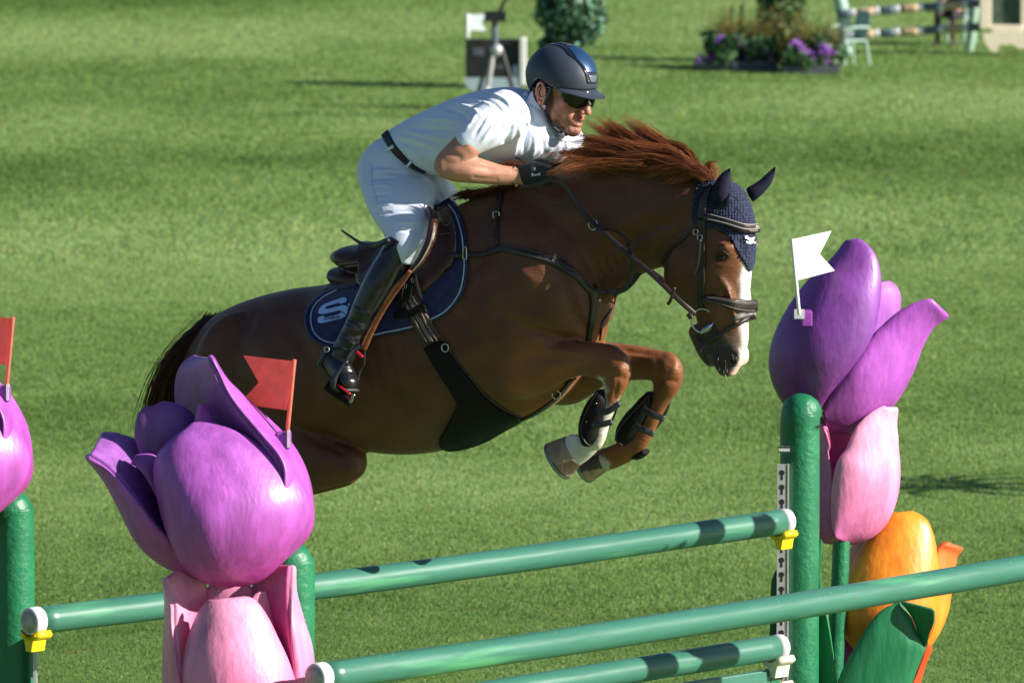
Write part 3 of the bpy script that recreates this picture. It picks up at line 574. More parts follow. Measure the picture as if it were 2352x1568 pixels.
    leaf(c8((200, 1900), (183, 1450), (190, 1200), (198, 920), (235, 830)), c8((420, 1900), (420, 1450), (420, 1200), (400, 920), (300, 800)), Z+.10, Z+.12, -.2)
    return root
right_standard(np.zeros(3), 'green standard with dark purple, pink and orange tulips on the right')
TF = -TB+np.array([0, .2, 0]); right_standard(TF, 'tulip standard of the front pole, just beyond the right edge of the photo', full=False)
flag((c7((314, 117))[0], c7((357, 570))[0]), c7((316, 116), (552, 65), (481, 206), (571, 305), (355, 362)), 1.78+.20-.27, M_white, np.zeros(3), 'white swallow-tailed flag bracketed to the dark purple tulip', sk=.0022)

def pole(name_lab, a, b, r=0.051):
    a = np.array(a); b = np.array(b); d = (b-a)/np.linalg.norm(b-a); root = empty('jump_pole', a, name_lab, 'jump pole', 'green poles of the jump')
    n = 60; t = np.linspace(0, 1, n)[:, None]; sag = -0.012*np.sin(np.pi*t)*np.array([[0, 0, 1.0]])
    C = a+d*0.044+(b-a-d*0.088)*t+sag; rr = r*(1+0.012*np.sin(t[:, 0]*23+a[0]))
    mk('shaft', tube(C, rr, 28, up=(0, 0, 1), cap=(0, 0)), M_pole, root)
    for e, s in ((a, 1), (b, -1)):
        k = d*s; Cc = np.array([e, e+k*0.004, e+k*0.012, e+k*0.048]); c = mk('end_cap', tube(Cc, np.array([r*.93, r*1.0, r*1.03, r*1.03]), 28, up=(0, 0, 1), cap=(0, 0)), M_cap, root)
        mk('end_core', tube(np.array([e-k*0.0015, e+k*0.002]), r*.80, 24, up=(0, 0, 1), cap=(0, 0)), mat('cap_face_grey', (0.42, 0.40, 0.37), rough=0.6, var=0.25, vscale=35), c)
    return root, C, d
bl = P(66, 1427, -1.40); z0 = bl[2]; brt = G(1809, 1196, z0)
pole('top green pole of the back row, directly below the horse', bl, brt)
fl_ = G(722, 1556, z0-.02); dv = G(2352, 1303, z0-.02)-fl_; dv /= np.linalg.norm(dv); fr = fl_+dv*np.linalg.norm(brt-bl)
FRP = pole('front green pole running off the right edge, with grain and chipped paint', fl_, fr)[0]
# chips, scuffs and a leaf scrap on the front pole
chips = []
R9 = np.random.default_rng(9)
extra = [(float(a), float(np.interp(a, [722, 2352], [1556, 1303])-8+b), float(c)) for a, b, c in zip(R9.uniform(800, 2300, 26), R9.uniform(-12, 10, 26), R9.uniform(.002, .006, 26))]
for x, y, s in extra+list(((2000, 1374, .016), (2045, 1366, .010), (1883, 1374, .012), (1870, 1372, .008), (1018, 1497, .012), (1760, 1392, .007), (1700, 1402, .006), (1880, 1382, .006))):
    c = G(x, y, z0+.02) - np.array([0, .012, 0]); chips.append((x, y, s))
for x, y, s in chips:
    tt_ = (G(x, y, z0-.02)-fl_)@dv; bb_ = fl_+dv*tt_-np.array([0, 0, .012*math.sin(math.pi*min(1, tt_/np.linalg.norm(brt-bl)))]); ca_ = .75 - (y-np.interp(x, [722, 2352], [1556, 1303]))*.035; c = bb_+(np.array([0, 0, 1.0])*math.sin(ca_-.1)+np.cross(dv, [0, 0, 1.0])*math.cos(ca_-.1))*.0513; o = mk('paint_chip', ellipsoid((0, 0, 0), (s, s*.4, .0022), np.array([dv, np.cross(dv, [0, -.43, -.9]), [0, -.9, .43]]), N=8), M_wood if s > .009 else M_cap, FRP); o.location = Vector(c)
l2 = P(1796, 1484, 1.58); z2 = l2[2]; off2 = (brt-bl)
pole('lower green pole of the back row, under the front pole', l2-off2*0.985, l2)
# plank below
pr = P(1786, 1556, 1.60); pl = pr-off2*0.96; d = (pr-pl)/np.linalg.norm(pr-pl); up = np.array([0, 0, 1.0]); sd = np.cross(d, up)
Mx = np.array([d, sd, up]); root = empty('plank', pl, 'flat green board hanging below the lowest pole', 'plank')
o = mk('board', box((pl+pr)/2-up*.055, (np.linalg.norm(pr-pl)/2, .014, .095), Mx), M_pole, root, smooth=False); bevel_mod(o)
o = mk('end_plate', box(pr-up*.055-d*.03-sd*.0, (.028, .018, .098), Mx), M_post, root, smooth=False); bevel_mod(o)
def cup(pt, m, lab, flip=1, s=1.0):
    root = empty('jump_cup', pt, lab, 'jump cup', 'plastic cups carrying the poles')
    dd = d*flip; V = []; th = np.linspace(-1.05, 1.05, 9)
    R = []
    for k, q in ((-.045, .8), (-.03, 1.0), (.03, 1.0), (.05, .9)):
        ring = []
        for a in th: ring.append(pt + dd*k*s + sd*math.sin(a)*.062*q*s + up*(.062*(1-math.cos(a))*q-.004)*s)
        for a in th[::-1]: ring.append(pt + dd*k*s + sd*math.sin(a)*.075*q*s + up*(.060*(1-math.cos(a))*q-.022)*s)
        R.append(np.array(ring))
    o = mk('cradle', rings(R), m, root); 
    R = [np.array([pt+dd*x_*s+sd*y_*w_*s-up*(.018+h_)*s for x_, y_ in ((-.03, -1), (.05, -1), (.05, 1), (-.03, 1))]) for h_, w_ in ((0, .03), (.02, .024), (.05, .018))]
    o = mk('stub', rings(R), m, root, smooth=False); bevel_mod(o, .003)
    return root
cup(brt-d*.03-up*.055, M_yel, 'yellow plastic cup under the right end of the top pole', 1, .85)
cup(bl+d*.04-up*.055, M_yel, 'yellow plastic cup under the left end of the back pole', -1, .85)
cup(l2-d*.03-up*.055, M_cream, 'cream plastic cup under the right end of the lower pole')
cup(fl_+d*.03-up*.06, M_cream, 'cream plastic cup under the left end of the front pole', -1)
cup(pr-d*.03-up*.03+d*.04, M_cream, 'cream plastic cup at the right end of the green board', 1, .8)
# ================================================================== THE HORSE
horse = empty('horse', PM(1000, 800), 'chestnut horse with a white blaze leaping over the green poles under its rider', 'horse')
def coat_mat():
    m = mat('chestnut_coat', rough=0.48, spec=0.38, vcol=True, var=0.28, vscale=5, bump=0.5, bscale=120, dist=0.005, sheen=0.12, sheencol=(1, .75, .5), stretch=(0.35, 0.35, 1.0, 0, 0.5, 0))
    m.node_tree.nodes['Principled BSDF'].inputs['Sheen Roughness'].default_value = 0.4
    return m
M_coat = coat_mat()
NO, FO = -0.135, 0.135      # near and far leg offsets from the midplane
torso = hloft([(462, 775, 430, 930, .13), (505, 722, 470, 1000, .21), (580, 686, 565, 1030, .26), (670, 663, 690, 1015, .285), (760, 650, 790, 1022, .30),
               (850, 612, 890, 1040, .315), (940, 560, 985, 1040, .32), (1015, 500, 1085, 1015, .31), (1075, 462, 1180, 975, .275), (1165, 440, 1275, 925, .25), (1265, 445, 1348, 830, .225), (1340, 500, 1372, 760, .18)], n=60, N=48, cap=(.5, .35))
neck = hloft([(1085, 456, 1300, 780, .19), (1190, 424, 1370, 690, .15), (1300, 374, 1418, 628, .12), (1420, 350, 1474, 600, .105), (1530, 362, 1512, 596, .10), (1612, 402, 1548, 580, .098), (1655, 430, 1580, 550, .08)], n=44, N=36, cap=(.3, .5))
head = hloft([(1650, 412, 1600, 452, .065), (1695, 432, 1565, 520, .085), (1719, 480, 1535, 590, .098), (1728, 548, 1532, 652, .108), (1722, 618, 1562, 686, .098), (1717, 690, 1597, 716, .076), (1716, 740, 1608, 752, .064), (1716, 785, 1620, 795, .058), (1704, 828, 1638, 828, .052), (1690, 856, 1652, 852, .045)], n=44, N=36, cap=(.5, .5), )
chin = limb([(1600, 760, 18, .045), (1622, 805, 20, .042), (1634, 828, 16, .034)], n=14)
jowl = [ellipsoid(PS(1590, 610, s*.072), (0.095, 0.03, 0.10)) for s in (-1, 1)]
brow = [ellipsoid(PS(1668, 574, s*.098), (0.045, 0.022, 0.022), Matrix.Rotation(-.5, 3, 'Y').transposed() and np.array(Matrix.Rotation(.6, 3, 'Y'))) for s in (-1, 1)]
crest_ = [tube([PS(1655, 640, s*.088), PS(1680, 690, s*.072), PS(1690, 740, s*.05)], [.014, .014, .010], 10, 16) for s in (-1, 1)]
nost = [ellipsoid(PS(1686, 820, s*.040), (0.024, 0.016, 0.042)) for s in (-1, 1)]
def foreleg_near():
    o = NO
    return [limb([(1120, 760, 90, .085), (1150, 830, 92, .095), (1215, 842, 72, .085), (1280, 828, 52, .07), (1340, 822, 40, .055), (1392, 832, 44, .05)], n=40, off=o),
            limb([(1396, 826, 40, .048), (1411, 843, 41, .049), (1414, 872, 35, .046), (1407, 905, 21, .034), (1393, 945, 19, .027), (1378, 985, 20, .027), (1364, 1008, 25, .031), (1345, 1022, 25, .031)], n=44, off=o),
            limb([(1368, 1003, 24, .031), (1345, 1022, 30, .032), (1325, 1032, 36, .036), (1312, 1037, 38, .042)], n=20, off=o, cap=(.8, .2))]
def foreleg_far():
    o = FO
    return [limb([(1230, 830, 90, .085), (1300, 870, 62, .08), (1370, 838, 52, .07), (1440, 832, 43, .058), (1500, 837, 37, .050), (1520, 842, 37, .048)], n=40, off=o),
            limb([(1515, 838, 35, .046), (1532, 848, 39, .049), (1531, 880, 35, .045), (1518, 915, 23, .033), (1502, 948, 21, .027), (1484, 985, 22, .027), (1465, 1012, 26, .032), (1445, 1030, 26, .032)], n=44, off=o),
            limb([(1468, 1010, 25, .032), (1435, 1036, 27, .031), (1400, 1052, 27, .033), (1385, 1056, 27, .040)], n=20, off=o, cap=(.8, .2))]
def hindleg(o, dx=0, dy=0):
    return [limb([(540+dx, 860+dy, 120, .13), (610+dx, 960+dy, 112, .125), (680+dx, 1035+dy, 84, .11), (748+dx, 1058+dy, 62, .09), (806+dx, 1060+dy, 44, .07)], n=34, off=o),
            limb([(795+dx, 1066+dy, 43, .07), (730+dx, 1084+dy, 42, .07), (670+dx, 1105+dy, 36, .055), (620+dx, 1135+dy, 28, .04), (585+dx, 1152+dy, 26, .036)], n=30, off=o),
            limb([(585+dx, 1150+dy, 28, .036), (545+dx, 1120+dy, 21, .028), (490+dx, 1078+dy, 19, .027), (455+dx, 1060+dy, 24, .032)], n=24, off=o),
            limb([(455+dx, 1060+dy, 24, .032), (435+dx, 1085+dy, 22, .032), (425+dx, 1105+dy, 30, .04)], n=14, off=o, cap=(.8, .2))]
pecs = [ellipsoid(PM(1285, 725, -.11), (0.10, 0.08, 0.12)), ellipsoid(PM(1345, 735, .08), (0.09, 0.08, 0.13)), ellipsoid(PM(1358, 700, .02), (0.07, 0.09, 0.09))]
shoulder = [ellipsoid(PS(1180, 690, s*.17), (0.19, 0.07, 0.21), np.array(Matrix.Rotation(-.35, 3, 'Y'))) for s in (-1, 1)]
tri = [ellipsoid(PS(1100, 800, s*.19), (0.13, 0.06, 0.15)) for s in (-1, 1)]
haunch = [ellipsoid(PS(560, 860, s*.16), (0.20, 0.11, 0.25)) for s in (-1, 1)]
windpipe = limb([(1380, 660, 40, .06), (1440, 610, 36, .055), (1500, 588, 30, .05), (1545, 580, 30, .05)], n=20)
SC = [ ([(x_, 700), (x_+22, 800), (x_+50, 900), (x_+70, 960)], 8, -.0028) for x_ in (760, 795, 830, 865, 900, 1000)] + [
 ([(900, 900), (960, 960), (1000, 990), (1020, 1000)], 4, .0035), ([(720, 940), (800, 965), (900, 985)], 4, .003), ([(1130, 560), (1150, 640), (1200, 700)], 3.5, .0025), ([(1210, 560), (1240, 600), (1260, 660)], 18, .007),
 ([(1320, 450), (1400, 430), (1480, 430)], 20, -.004), ([(600, 700), (560, 780), (540, 860)], 10, -.006), ([(1230, 800), (1290, 806), (1350, 812)], 3, .0025), ([(1440, 815), (1500, 822)], 3, .0025), ([(1636, 640), (1650, 660), (1652, 700), (1640, 735)], 2.5, .003), ([(1652, 660), (1668, 700)], 2.5, .003),
 # muscle and vein relief: (line, width px, height m)
 ([(1230, 470), (1270, 540), (1290, 620), (1310, 690), (1300, 740)], 16, -.012), ([(1120, 500), (1105, 600), (1085, 700), (1060, 800)], 22, -.012),
 ([(1130, 480), (1180, 560), (1215, 640), (1240, 700)], 34, .016), ([(1060, 620), (1120, 700), (1200, 750), (1300, 770)], 14, -.010), ([(1190, 745), (1260, 768), (1330, 782), (1385, 786)], 10, -.014),
 ([(1200, 795), (1270, 800), (1340, 804)], 14, .008), ([(1250, 870), (1310, 850), (1370, 838)], 8, -.008), ([(1210, 820), (1290, 826), (1370, 820)], 10, -.006),
 ([(1340, 640), (1400, 575), (1480, 535), (1560, 500), (1600, 470)], 12, -.012), ([(1330, 600), (1400, 530), (1480, 490), (1560, 460)], 22, .008),
 ([(1500, 596), (1512, 570), (1520, 545)], 7, -.008), ([(1395, 640), (1375, 620), (1368, 600)], 6, -.006), ([(1410, 632), (1392, 608), (1386, 585)], 5, -.005), ([(1424, 622), (1408, 596), (1402, 575)], 5, -.005), ([(1440, 612), (1424, 588), (1420, 566)], 5, -.005), ([(1455, 604), (1440, 580)], 4, -.004), ([(1470, 598), (1458, 575)], 4, -.004),
 ([(1180, 620), (1215, 635), (1240, 660)], 14, .008), ([(1120, 930), (1180, 948), (1250, 930)], 16, .006), ([(1150, 925), (1215, 925), (1280, 895)], 10, -.010),
 ([(640, 720), (700, 800), (720, 900), (700, 980)], 22, -.014), ([(560, 740), (620, 840), (650, 940)], 30, .010), ([(500, 760), (470, 850), (450, 930)], 12, -.008), ([(700, 690), (740, 760)], 20, -.008), ([(740, 800), (830, 900), (900, 1000)], 16, -.004), ([(800, 830), (870, 920), (940, 1010)], 14, .004),
 ([(705, 985), (760, 1000), (830, 1035)], 7, -.014), ([(720, 1010), (780, 1035)], 10, -.008), ([(770, 1085), (820, 1080)], 12, .006),
 ([(1400, 800), (1425, 812), (1440, 838)], 9, .007), ([(1405, 862), (1432, 868)], 7, -.007), ([(1392, 830), (1398, 870), (1402, 905)], 7, -.006), ([(1418, 880), (1412, 915)], 5, -.004), ([(1425, 846)], 9, .007),
 ([(1520, 812), (1545, 820), (1560, 846)], 9, .007), ([(1525, 872), (1552, 876)], 7, -.007), ([(1512, 840), (1515, 878)], 7, -.006), ([(1548, 850)], 9, .006), ([(1410, 800), (1460, 808), (1510, 812)], 7, -.007),
 ([(1385, 1000), (1376, 1022)], 9, .006), ([(1350, 1000), (1332, 1010)], 6, -.006), ([(1320, 1000), (1305, 995)], 9, .006), ([(1336, 1050), (1318, 1030), (1305, 1004)], 4, -.004),
 # head
 ([(1628, 570), (1612, 610), (1580, 640), (1560, 660)], 10, -.006), ([(1655, 588)], 13, -.016), ([(1640, 571), (1660, 564), (1678, 574)], 7, .010), ([(1640, 604), (1658, 608), (1676, 600)], 5, .004), ([(1700, 560), (1704, 580)], 10, -.006),
 ([(1636, 660), (1660, 690), (1672, 720)], 8, .006), ([(1650, 640), (1672, 690), (1682, 740)], 6, -.006), ([(1690, 640), (1694, 700), (1696, 750)], 8, -.007), ([(1625, 640), (1640, 700)], 8, -.005), ([(1665, 760), (1655, 800), (1650, 830)], 6, -.004),
 ([(1688, 800), (1698, 812), (1694, 832)], 6, .009), ([(1682, 822), (1684, 836)], 7, -.024), ([(1640, 790), (1645, 812), (1640, 826)], 4, -.010), ([(1640, 812), (1668, 858)], 3, -.006), ([(1604, 770), (1632, 798)], 5, -.008), ([(1648, 745), (1662, 775)], 7, .005), ([(1520, 612), (1524, 650), (1556, 684), (1590, 705)], 12, .004)]
def coat_paint(co, p):
    C = np.tile([0.114, 0.041, 0.019], (len(co), 1)); n = len(co)
    def put(m, c):
        m = m[:, None]; C[:] = C*(1-m)+np.array(c)*m
    x, y = p[:, 0], p[:, 1]
    Yf = co[:, 1]; near = (co-PM(1000, 800))@HL
    jit = 3*np.sin(x*.9+np.sin(y*.7)*3)+2*np.sin(y*1.7+x*.4)
    q = p+np.stack([jit, -jit], -1)*.5
    put(np.clip((y-880)/120, 0, 1)*(x < 1180)*.35, (0.10, 0.034, 0.013))          # darker towards the belly
    put(softpoly(p, [(1170, 740), (1600, 760), (1600, 1100), (1170, 1100), (1170, 900)], 25)*.75, (0.235, 0.082, 0.026))   # legs lightened: their golden sunlight painted into the coat
    put(softpoly(p, [(1640, 560), (1700, 560), (1712, 700), (1640, 760), (1625, 650)], 16)*.5, (0.20, 0.075, 0.028))
    nearleg = (near < 0.02)
    sock = softpoly(q, [(1378, 888), (1392, 912), (1398, 935), (1412, 930), (1426, 912), (1440, 1000), (1390, 1060), (1300, 1110), (1240, 1110), (1240, 980), (1330, 985), (1370, 900)], 5)
    put(sock*nearleg, (0.66, 0.60, 0.52))
    put(softpoly(q, [(1372, 862), (1384, 868), (1398, 902), (1385, 905)], 4)*nearleg, (0.62, 0.56, 0.48))
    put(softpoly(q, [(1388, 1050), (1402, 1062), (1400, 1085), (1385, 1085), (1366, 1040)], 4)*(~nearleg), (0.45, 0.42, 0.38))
    # muzzle: grey-black skin
    put(softpoly(q, [(1596, 735), (1625, 745), (1650, 755), (1676, 768), (1700, 790), (1704, 850), (1660, 885), (1600, 850), (1590, 780)], 12)*.92, (0.035, 0.030, 0.028))
    put(softpoly(q, [(1655, 765), (1690, 770), (1712, 800), (1705, 820), (1690, 798), (1665, 790)], 8)*.8, (0.16, 0.11, 0.08))
    # blaze down the front of the face, around the ridge of the nose
    d = (co-PM(1000, 800)); lat = d@HL; ax = d@HF
    front = np.interp(y, [420, 560, 640, 700, 750, 790, 830, 860], [1.5, 1718, 1702, 1700, 1702, 1706, 1698, 1684])
    bl_ = 1/(1+np.exp(-np.clip((x+jit*.5-front)/3.0, -30, 30)))*(y > 560)*(y < 845)
    put(bl_*(x > 1600), (0.82, 0.79, 0.75))
    put(softpoly(q, [(1722, 800), (1716, 812), (1690, 845), (1676, 862), (1690, 870), (1715, 850), (1730, 815)], 4), (0.70, 0.45, 0.40))
    put(softpoly(p, [(1638, 588), (1655, 577), (1674, 586), (1668, 602), (1648, 602)], 5)*.85, (0.02, 0.012, 0.010))
    put(softpoly(p, [(1678, 815), (1688, 810), (1692, 828), (1686, 840), (1678, 834)], 4), (0.006, 0.005, 0.005))
    C *= (1+.10*np.sin(co[:, :1]*31+np.sin(co[:, 2:]*23)*2))
    return C
def crisp(co):   # fine ripples of loose skin under the throat
    return co
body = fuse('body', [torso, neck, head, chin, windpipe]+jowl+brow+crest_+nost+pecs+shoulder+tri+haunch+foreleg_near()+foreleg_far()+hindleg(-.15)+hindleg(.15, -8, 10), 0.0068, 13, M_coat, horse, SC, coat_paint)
BV = bvh_of(body)
M_hoof = mat('hoof_horn', rough=0.45, vcol=True, var=0.35, vscale=30, bump=.3, bscale=60, stretch=(1, 1, .3))
def hoof(c0, c1, w0, w1, o, t0=.044, t1=.062, col=(0.10, 0.07, 0.05)):
    g = limb([(*c0, w0, t0), ((c0[0]+c1[0])/2, (c0[1]+c1[1])/2, (w0+w1)/2, (t0+t1)/2), (*c1, w1, t1)], n=14, off=o, cap=(0.05, 0.02), N=36)
    V = np.array(g[0]); p = proj(V); C = np.tile(col, (len(V), 1)).astype(float); 
    s = (np.abs(p[:, 1]-1075+(p[:, 0]-1300)*.2) > 16)[:, None]; C = np.where(s, np.array([0.30, 0.22, 0.14]), C)
    h = mk('hoof', g, M_hoof, horse, col=C)
    dx, dy = c1[0]-c0[0], c1[1]-c0[1]; L = math.hypot(dx, dy); dx /= L; dy /= L
    mk('horseshoe', limb([(c1[0], c1[1], w1*.98, t1*.98), (c1[0]+dx*5, c1[1]+dy*5, w1*1.02, t1*1.02), (c1[0]+dx*7, c1[1]+dy*7, w1, t1)], n=6, off=o, cap=(0, 0), N=36), mat('horseshoe_steel', (0.25, 0.27, 0.28), metal=.8, rough=.4), h)
    return h
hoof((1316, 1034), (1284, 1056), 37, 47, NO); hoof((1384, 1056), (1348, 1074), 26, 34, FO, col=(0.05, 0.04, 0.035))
for o_, dx, dy in ((-.15, 0, 0), (.15, -8, 10)): hoof((430+dx, 1095+dy), (418+dx, 1130+dy), 26, 36, o_)
# eyes
M_eye = mat('horse_eye', (0.010, 0.006, 0.004), rough=0.12, spec=0.4, var=0)
for s in (-1, 1): mk('eye', ellipsoid(PS(1656, 590, s*.090), (0.019, 0.014, 0.014)), M_eye, horse)
mk('eyelid', tube([PM(1640, 590, -.112), PM(1648, 580, -.118), PM(1660, 577, -.119), PM(1672, 585, -.113)], .0045, 8, 14), mat('eyelid_dark', (0.05, 0.02, 0.012), rough=.5), horse)
# ---- hair built strand by strand
def hair_mat(name, c0, c1):
    m = bpy.data.materials.new(name); m.use_nodes = True; n = m.node_tree.nodes; l = m.node_tree.links; b = n['Principled BSDF']
    a = n.new('ShaderNodeAttribute'); a.attribute_name = 'Col'; l.new(a.outputs[0], b.inputs['Base Color']); b.inputs['Roughness'].default_value = 0.42; b.inputs['Specular IOR Level'].default_value = 0.5
    t = n.new('ShaderNodeBsdfTranslucent'); l.new(a.outputs[0], t.inputs[0]); ms = n.new('ShaderNodeMixShader'); ms.inputs[0].default_value = .25
    l.new(b.outputs[0], ms.inputs[1]); l.new(t.outputs[0], ms.inputs[2]); l.new(ms.outputs[0], n['Material Output'].inputs[0]); return m
M_mane = hair_mat('mane_hair', 0, 0)
def strands(name, locks, per, m, parent, r0=.0016, seg=9, spread=.03, seed=3, cols=((0.16, 0.045, 0.015), (0.36, 0.12, 0.04)), thin=(1, .15), endspread=1.0):
    """locks: list of control polylines (3-D). Each lock gets `per` thin three-sided strands."""
    R = np.random.default_rng(seed); VV = []; CC = []; FF = []; n = 0; th = np.array([0, 2.094, 4.189])
    for L in locks:
        L = np.asarray(L, float); base = cr(L, seg)
        lc = np.array(cols[0])+(np.array(cols[1])-np.array(cols[0]))*R.uniform(0, 1)
        for k in range(per):
            o0 = R.normal(0, spread, 3)*[1, 1, .6]; o1 = o0*.35+R.normal(0, spread*endspread, 3); t = np.linspace(0, 1, seg)[:, None]
            ln = R.uniform(.62, 1.05); q = base[0]+(base-base[0])*ln
            q = q+o0*(1-t)+o1*t + np.sin(t*R.uniform(2, 6)+R.uniform(0, 6))*R.normal(0, spread*.25, 3)*t
            T = np.gradient(q, axis=0); T /= np.linalg.norm(T, axis=1)[:, None]; a = np.cross(T, [0.1, 1, .2]); a /= np.linalg.norm(a, axis=1)[:, None]; b = np.cross(T, a)
            r = r0*R.uniform(.6, 1.2)*np.interp(t[:, 0], [0, .6, 1], [thin[0], thin[0]*.85, thin[1]])
            ring = q[:, None, :]+(a[:, None, :]*np.cos(th)[None, :, None]+b[:, None, :]*np.sin(th)[None, :, None])*r[:, None, None]
            VV.append(ring.reshape(-1, 3)); c = lc*R.uniform(.6, 1.5); CC.append(np.tile(c, (seg*3, 1))*np.repeat(np.interp(t, [0, 1], [.8, 1.25]), 3, 0).reshape(-1, 1))
            i = np.arange(seg-1)[:, None]*3
            for j in range(3):
                kx = (j+1) % 3; FF.append(np.hstack([i+j, i+kx, i+3+kx, i+3+j])+n)
            n += seg*3
    V = np.vstack(VV); F = np.vstack(FF); me = bpy.data.meshes.new(name); me.vertices.add(len(V)); me.vertices.foreach_set('co', V.ravel())
    me.loops.add(F.size); me.loops.foreach_set('vertex_index', F.astype(np.int32).ravel()); me.polygons.add(len(F)); me.polygons.foreach_set('loop_start', (np.arange(len(F))*4).astype(np.int32))
    me.update(calc_edges=True); me.polygons.foreach_set('use_smooth', [True]*len(F)); setcol(me, np.vstack(CC)); me.materials.append(m)
    return link(bpy.data.objects.new(name, me), parent)
R = np.random.default_rng(11); locks = []
CREST = np.array([(1160, 437), (1240, 408), (1300, 382), (1360, 362), (1420, 352), (1480, 354), (1540, 366), (1600, 394), (1650, 420)], float)
def crest_at(x): return np.interp(x, CREST[:, 0], CREST[:, 1])
TOP = np.array([(1280, 335), (1340, 292), (1370, 272), (1430, 280), (1500, 300), (1560, 318), (1610, 350), (1645, 372)], float)
cM = cropper(4.704, 1340, 280)
KEYS = [(((1900, 600), (1800, 450), (1650, 320), (1500, 300)), 0, .02, 2), (((1880, 590), (1500, 420), (1250, 220), (1080, 95)), -.01, .02, 9), (((1850, 580), (1450, 400), (1180, 230), (960, 130)), -.02, .0, 9),
 (((1800, 560), (1400, 380), (1150, 260), (1040, 190)), .03, .05, 8), (((1700, 560), (1300, 380), (1000, 230), (690, 40)), 0, -.02, 8), (((1500, 500), (1100, 320), (850, 180), (650, 60)), .02, .0, 7), (((1450, 500), (1050, 340), (800, 240), (600, 130)), .03, .03, 5),
 (((1400, 500), (1000, 330), (700, 250), (540, 120)), -.01, -.04, 5), (((1300, 480), (900, 350), (650, 280), (440, 240)), -.03, -.07, 8), (((1200, 500), (850, 380), (600, 330), (480, 290)), -.03, -.08, 9),
 (((1200, 500), (800, 400), (500, 390), (280, 400)), -.06, -.14, 3), (((1100, 560), (700, 500), (350, 480), (60, 520)), -.08, -.18, 6), (((1000, 600), (600, 560), (300, 560), (60, 610)), -.09, -.20, 4),
 (((900, 660), (500, 600), (300, 650), (120, 740)), -.10, -.22, 4), (((1300, 560), (1000, 520), (700, 480), (450, 470)), -.08, -.14, 9), (((1300, 600), (900, 600), (500, 620), (250, 720)), -.10, -.19, 8),
 (((1900, 600), (1600, 540), (1300, 560), (1090, 600)), -.06, -.11, 6), (((1950, 620), (1700, 590), (1400, 620), (1160, 700)), -.07, -.13, 9), (((1950, 640), (1750, 700), (1600, 790), (1500, 820)), -.07, -.12, 6), (((1900, 630), (1600, 640), (1350, 700), (1220, 750)), -.08, -.13, 6),
 (((1850, 570), (1600, 480), (1350, 440), (1150, 420)), -.04, -.09, 8), (((1700, 540), (1450, 460), (1300, 400), (1160, 400)), -.04, -.09, 6), (((1600, 520), (1300, 430), (1050, 380), (900, 330)), -.02, -.06, 10), (((1500, 500), (1200, 440), (950, 400), (760, 380)), -.03, -.08, 10),
 (((1600, 540), (1350, 520), (1100, 520), (900, 560)), -.08, -.12, 8), (((1980, 600), (2080, 580), (2110, 570), (2140, 560)), 0, 0, 3), (((1980, 610), (2060, 620), (2120, 640), (2190, 660)), -.02, .0, 3), (((1980, 640), (2050, 680), (2100, 720), (2140, 760)), -.03, -.03, 3), (((1960, 600), (1900, 640), (1850, 700), (1800, 740)), -.05, -.09, 5)]
for pts, d0, d1, cnt in KEYS:
    q = np.array(cM(*pts))
    for k in range(cnt):
        sh = R.normal(0, 1, 2)*[9, 6]; sc = R.uniform(.72, 1.02); w_ = np.array([0, .35, .7, 1.0])[:, None]
        qq = q[0]+(q-q[0])*sc + w_*R.normal(0, 1, 2)*[5, 7] + (1-w_)*sh; dd = np.linspace(d0, d1, 4)+R.normal(0, .026)
        qq[0, 1] = max(qq[0, 1], crest_at(qq[0, 0])+2); locks.append([PM(x, y, o) for (x, y), o in zip(qq, dd)])
mane = strands('mane', locks, 44, M_mane, horse, r0=.0012, seg=12, spread=.0120, endspread=.40, cols=((0.17, 0.048, 0.016), (0.42, 0.155, 0.055)))
wl = []
for x in np.linspace(1075, 1215, 26):
    y = np.interp(x, [1060, 1160, 1220], [456, 438, 428]); wl.append([PM(x, y+3, -.02), PM(x-18, y-8, -.04), PM(x-42, y-4+R.uniform(-6, 8), -.09)])
for x in np.linspace(1160, 1230, 10): wl.append([PM(x, 395, -.16), PM(x-20, 380+R.uniform(-6, 6), -.19), PM(x-45, 378+R.uniform(-5, 12), -.2)])
strands('withers_hair', wl, 26, M_mane, horse, r0=.0014, seg=7, spread=.010, cols=((0.13, 0.035, 0.012), (0.26, 0.075, 0.025)))
tl = []
for i in range(80):
    a = R.normal(0, 1); b = R.normal(0, 1)
    tl.append([PM(500+a*3, 742+b*3, a*.02), PM(458+a*8, 772+abs(b)*8, a*.05), PM(408+a*12, 842+b*8, a*.07), PM(380+a*15, 920+b*10, a*.08), PM(372+a*18, 1010+b*25, a*.08), PM(378+a*20, 1110+b*40, a*.09)])
strands('tail', tl, 42, M_mane, horse, r0=.0016, seg=14, spread=.022, seed=5, endspread=1.1, cols=((0.060, 0.021, 0.010), (0.13, 0.042, 0.017)))
mk('dock', limb([(520, 735, 14, .03), (480, 752, 16, .032), (440, 800, 16, .03), (415, 860, 12, .02)], n=20), M_coat, horse, col=(0.05, 0.017, 0.008))
# whiskers
ws = []
for i in range(40):
    x = R.uniform(1612, 1700); y = np.interp(x, [1610, 1660, 1700], [810, 862, 852])-R.uniform(0, 45); h = cast(BV, x, y)
    if h is None: continue
    s = (x-1655)/50; ws.append([h[0], h[0]+h[1]*.008+np.array([s*.008, 0, -.006]), h[0]+h[1]*.012+np.array([s*.026, -.01, -.02-.01*R.uniform()])])
strands('muzzle_whiskers', ws, 1, M_mane, horse, r0=.0006, seg=5, spread=.0005, cols=((0.5, 0.45, 0.38), (0.6, 0.55, 0.5)))
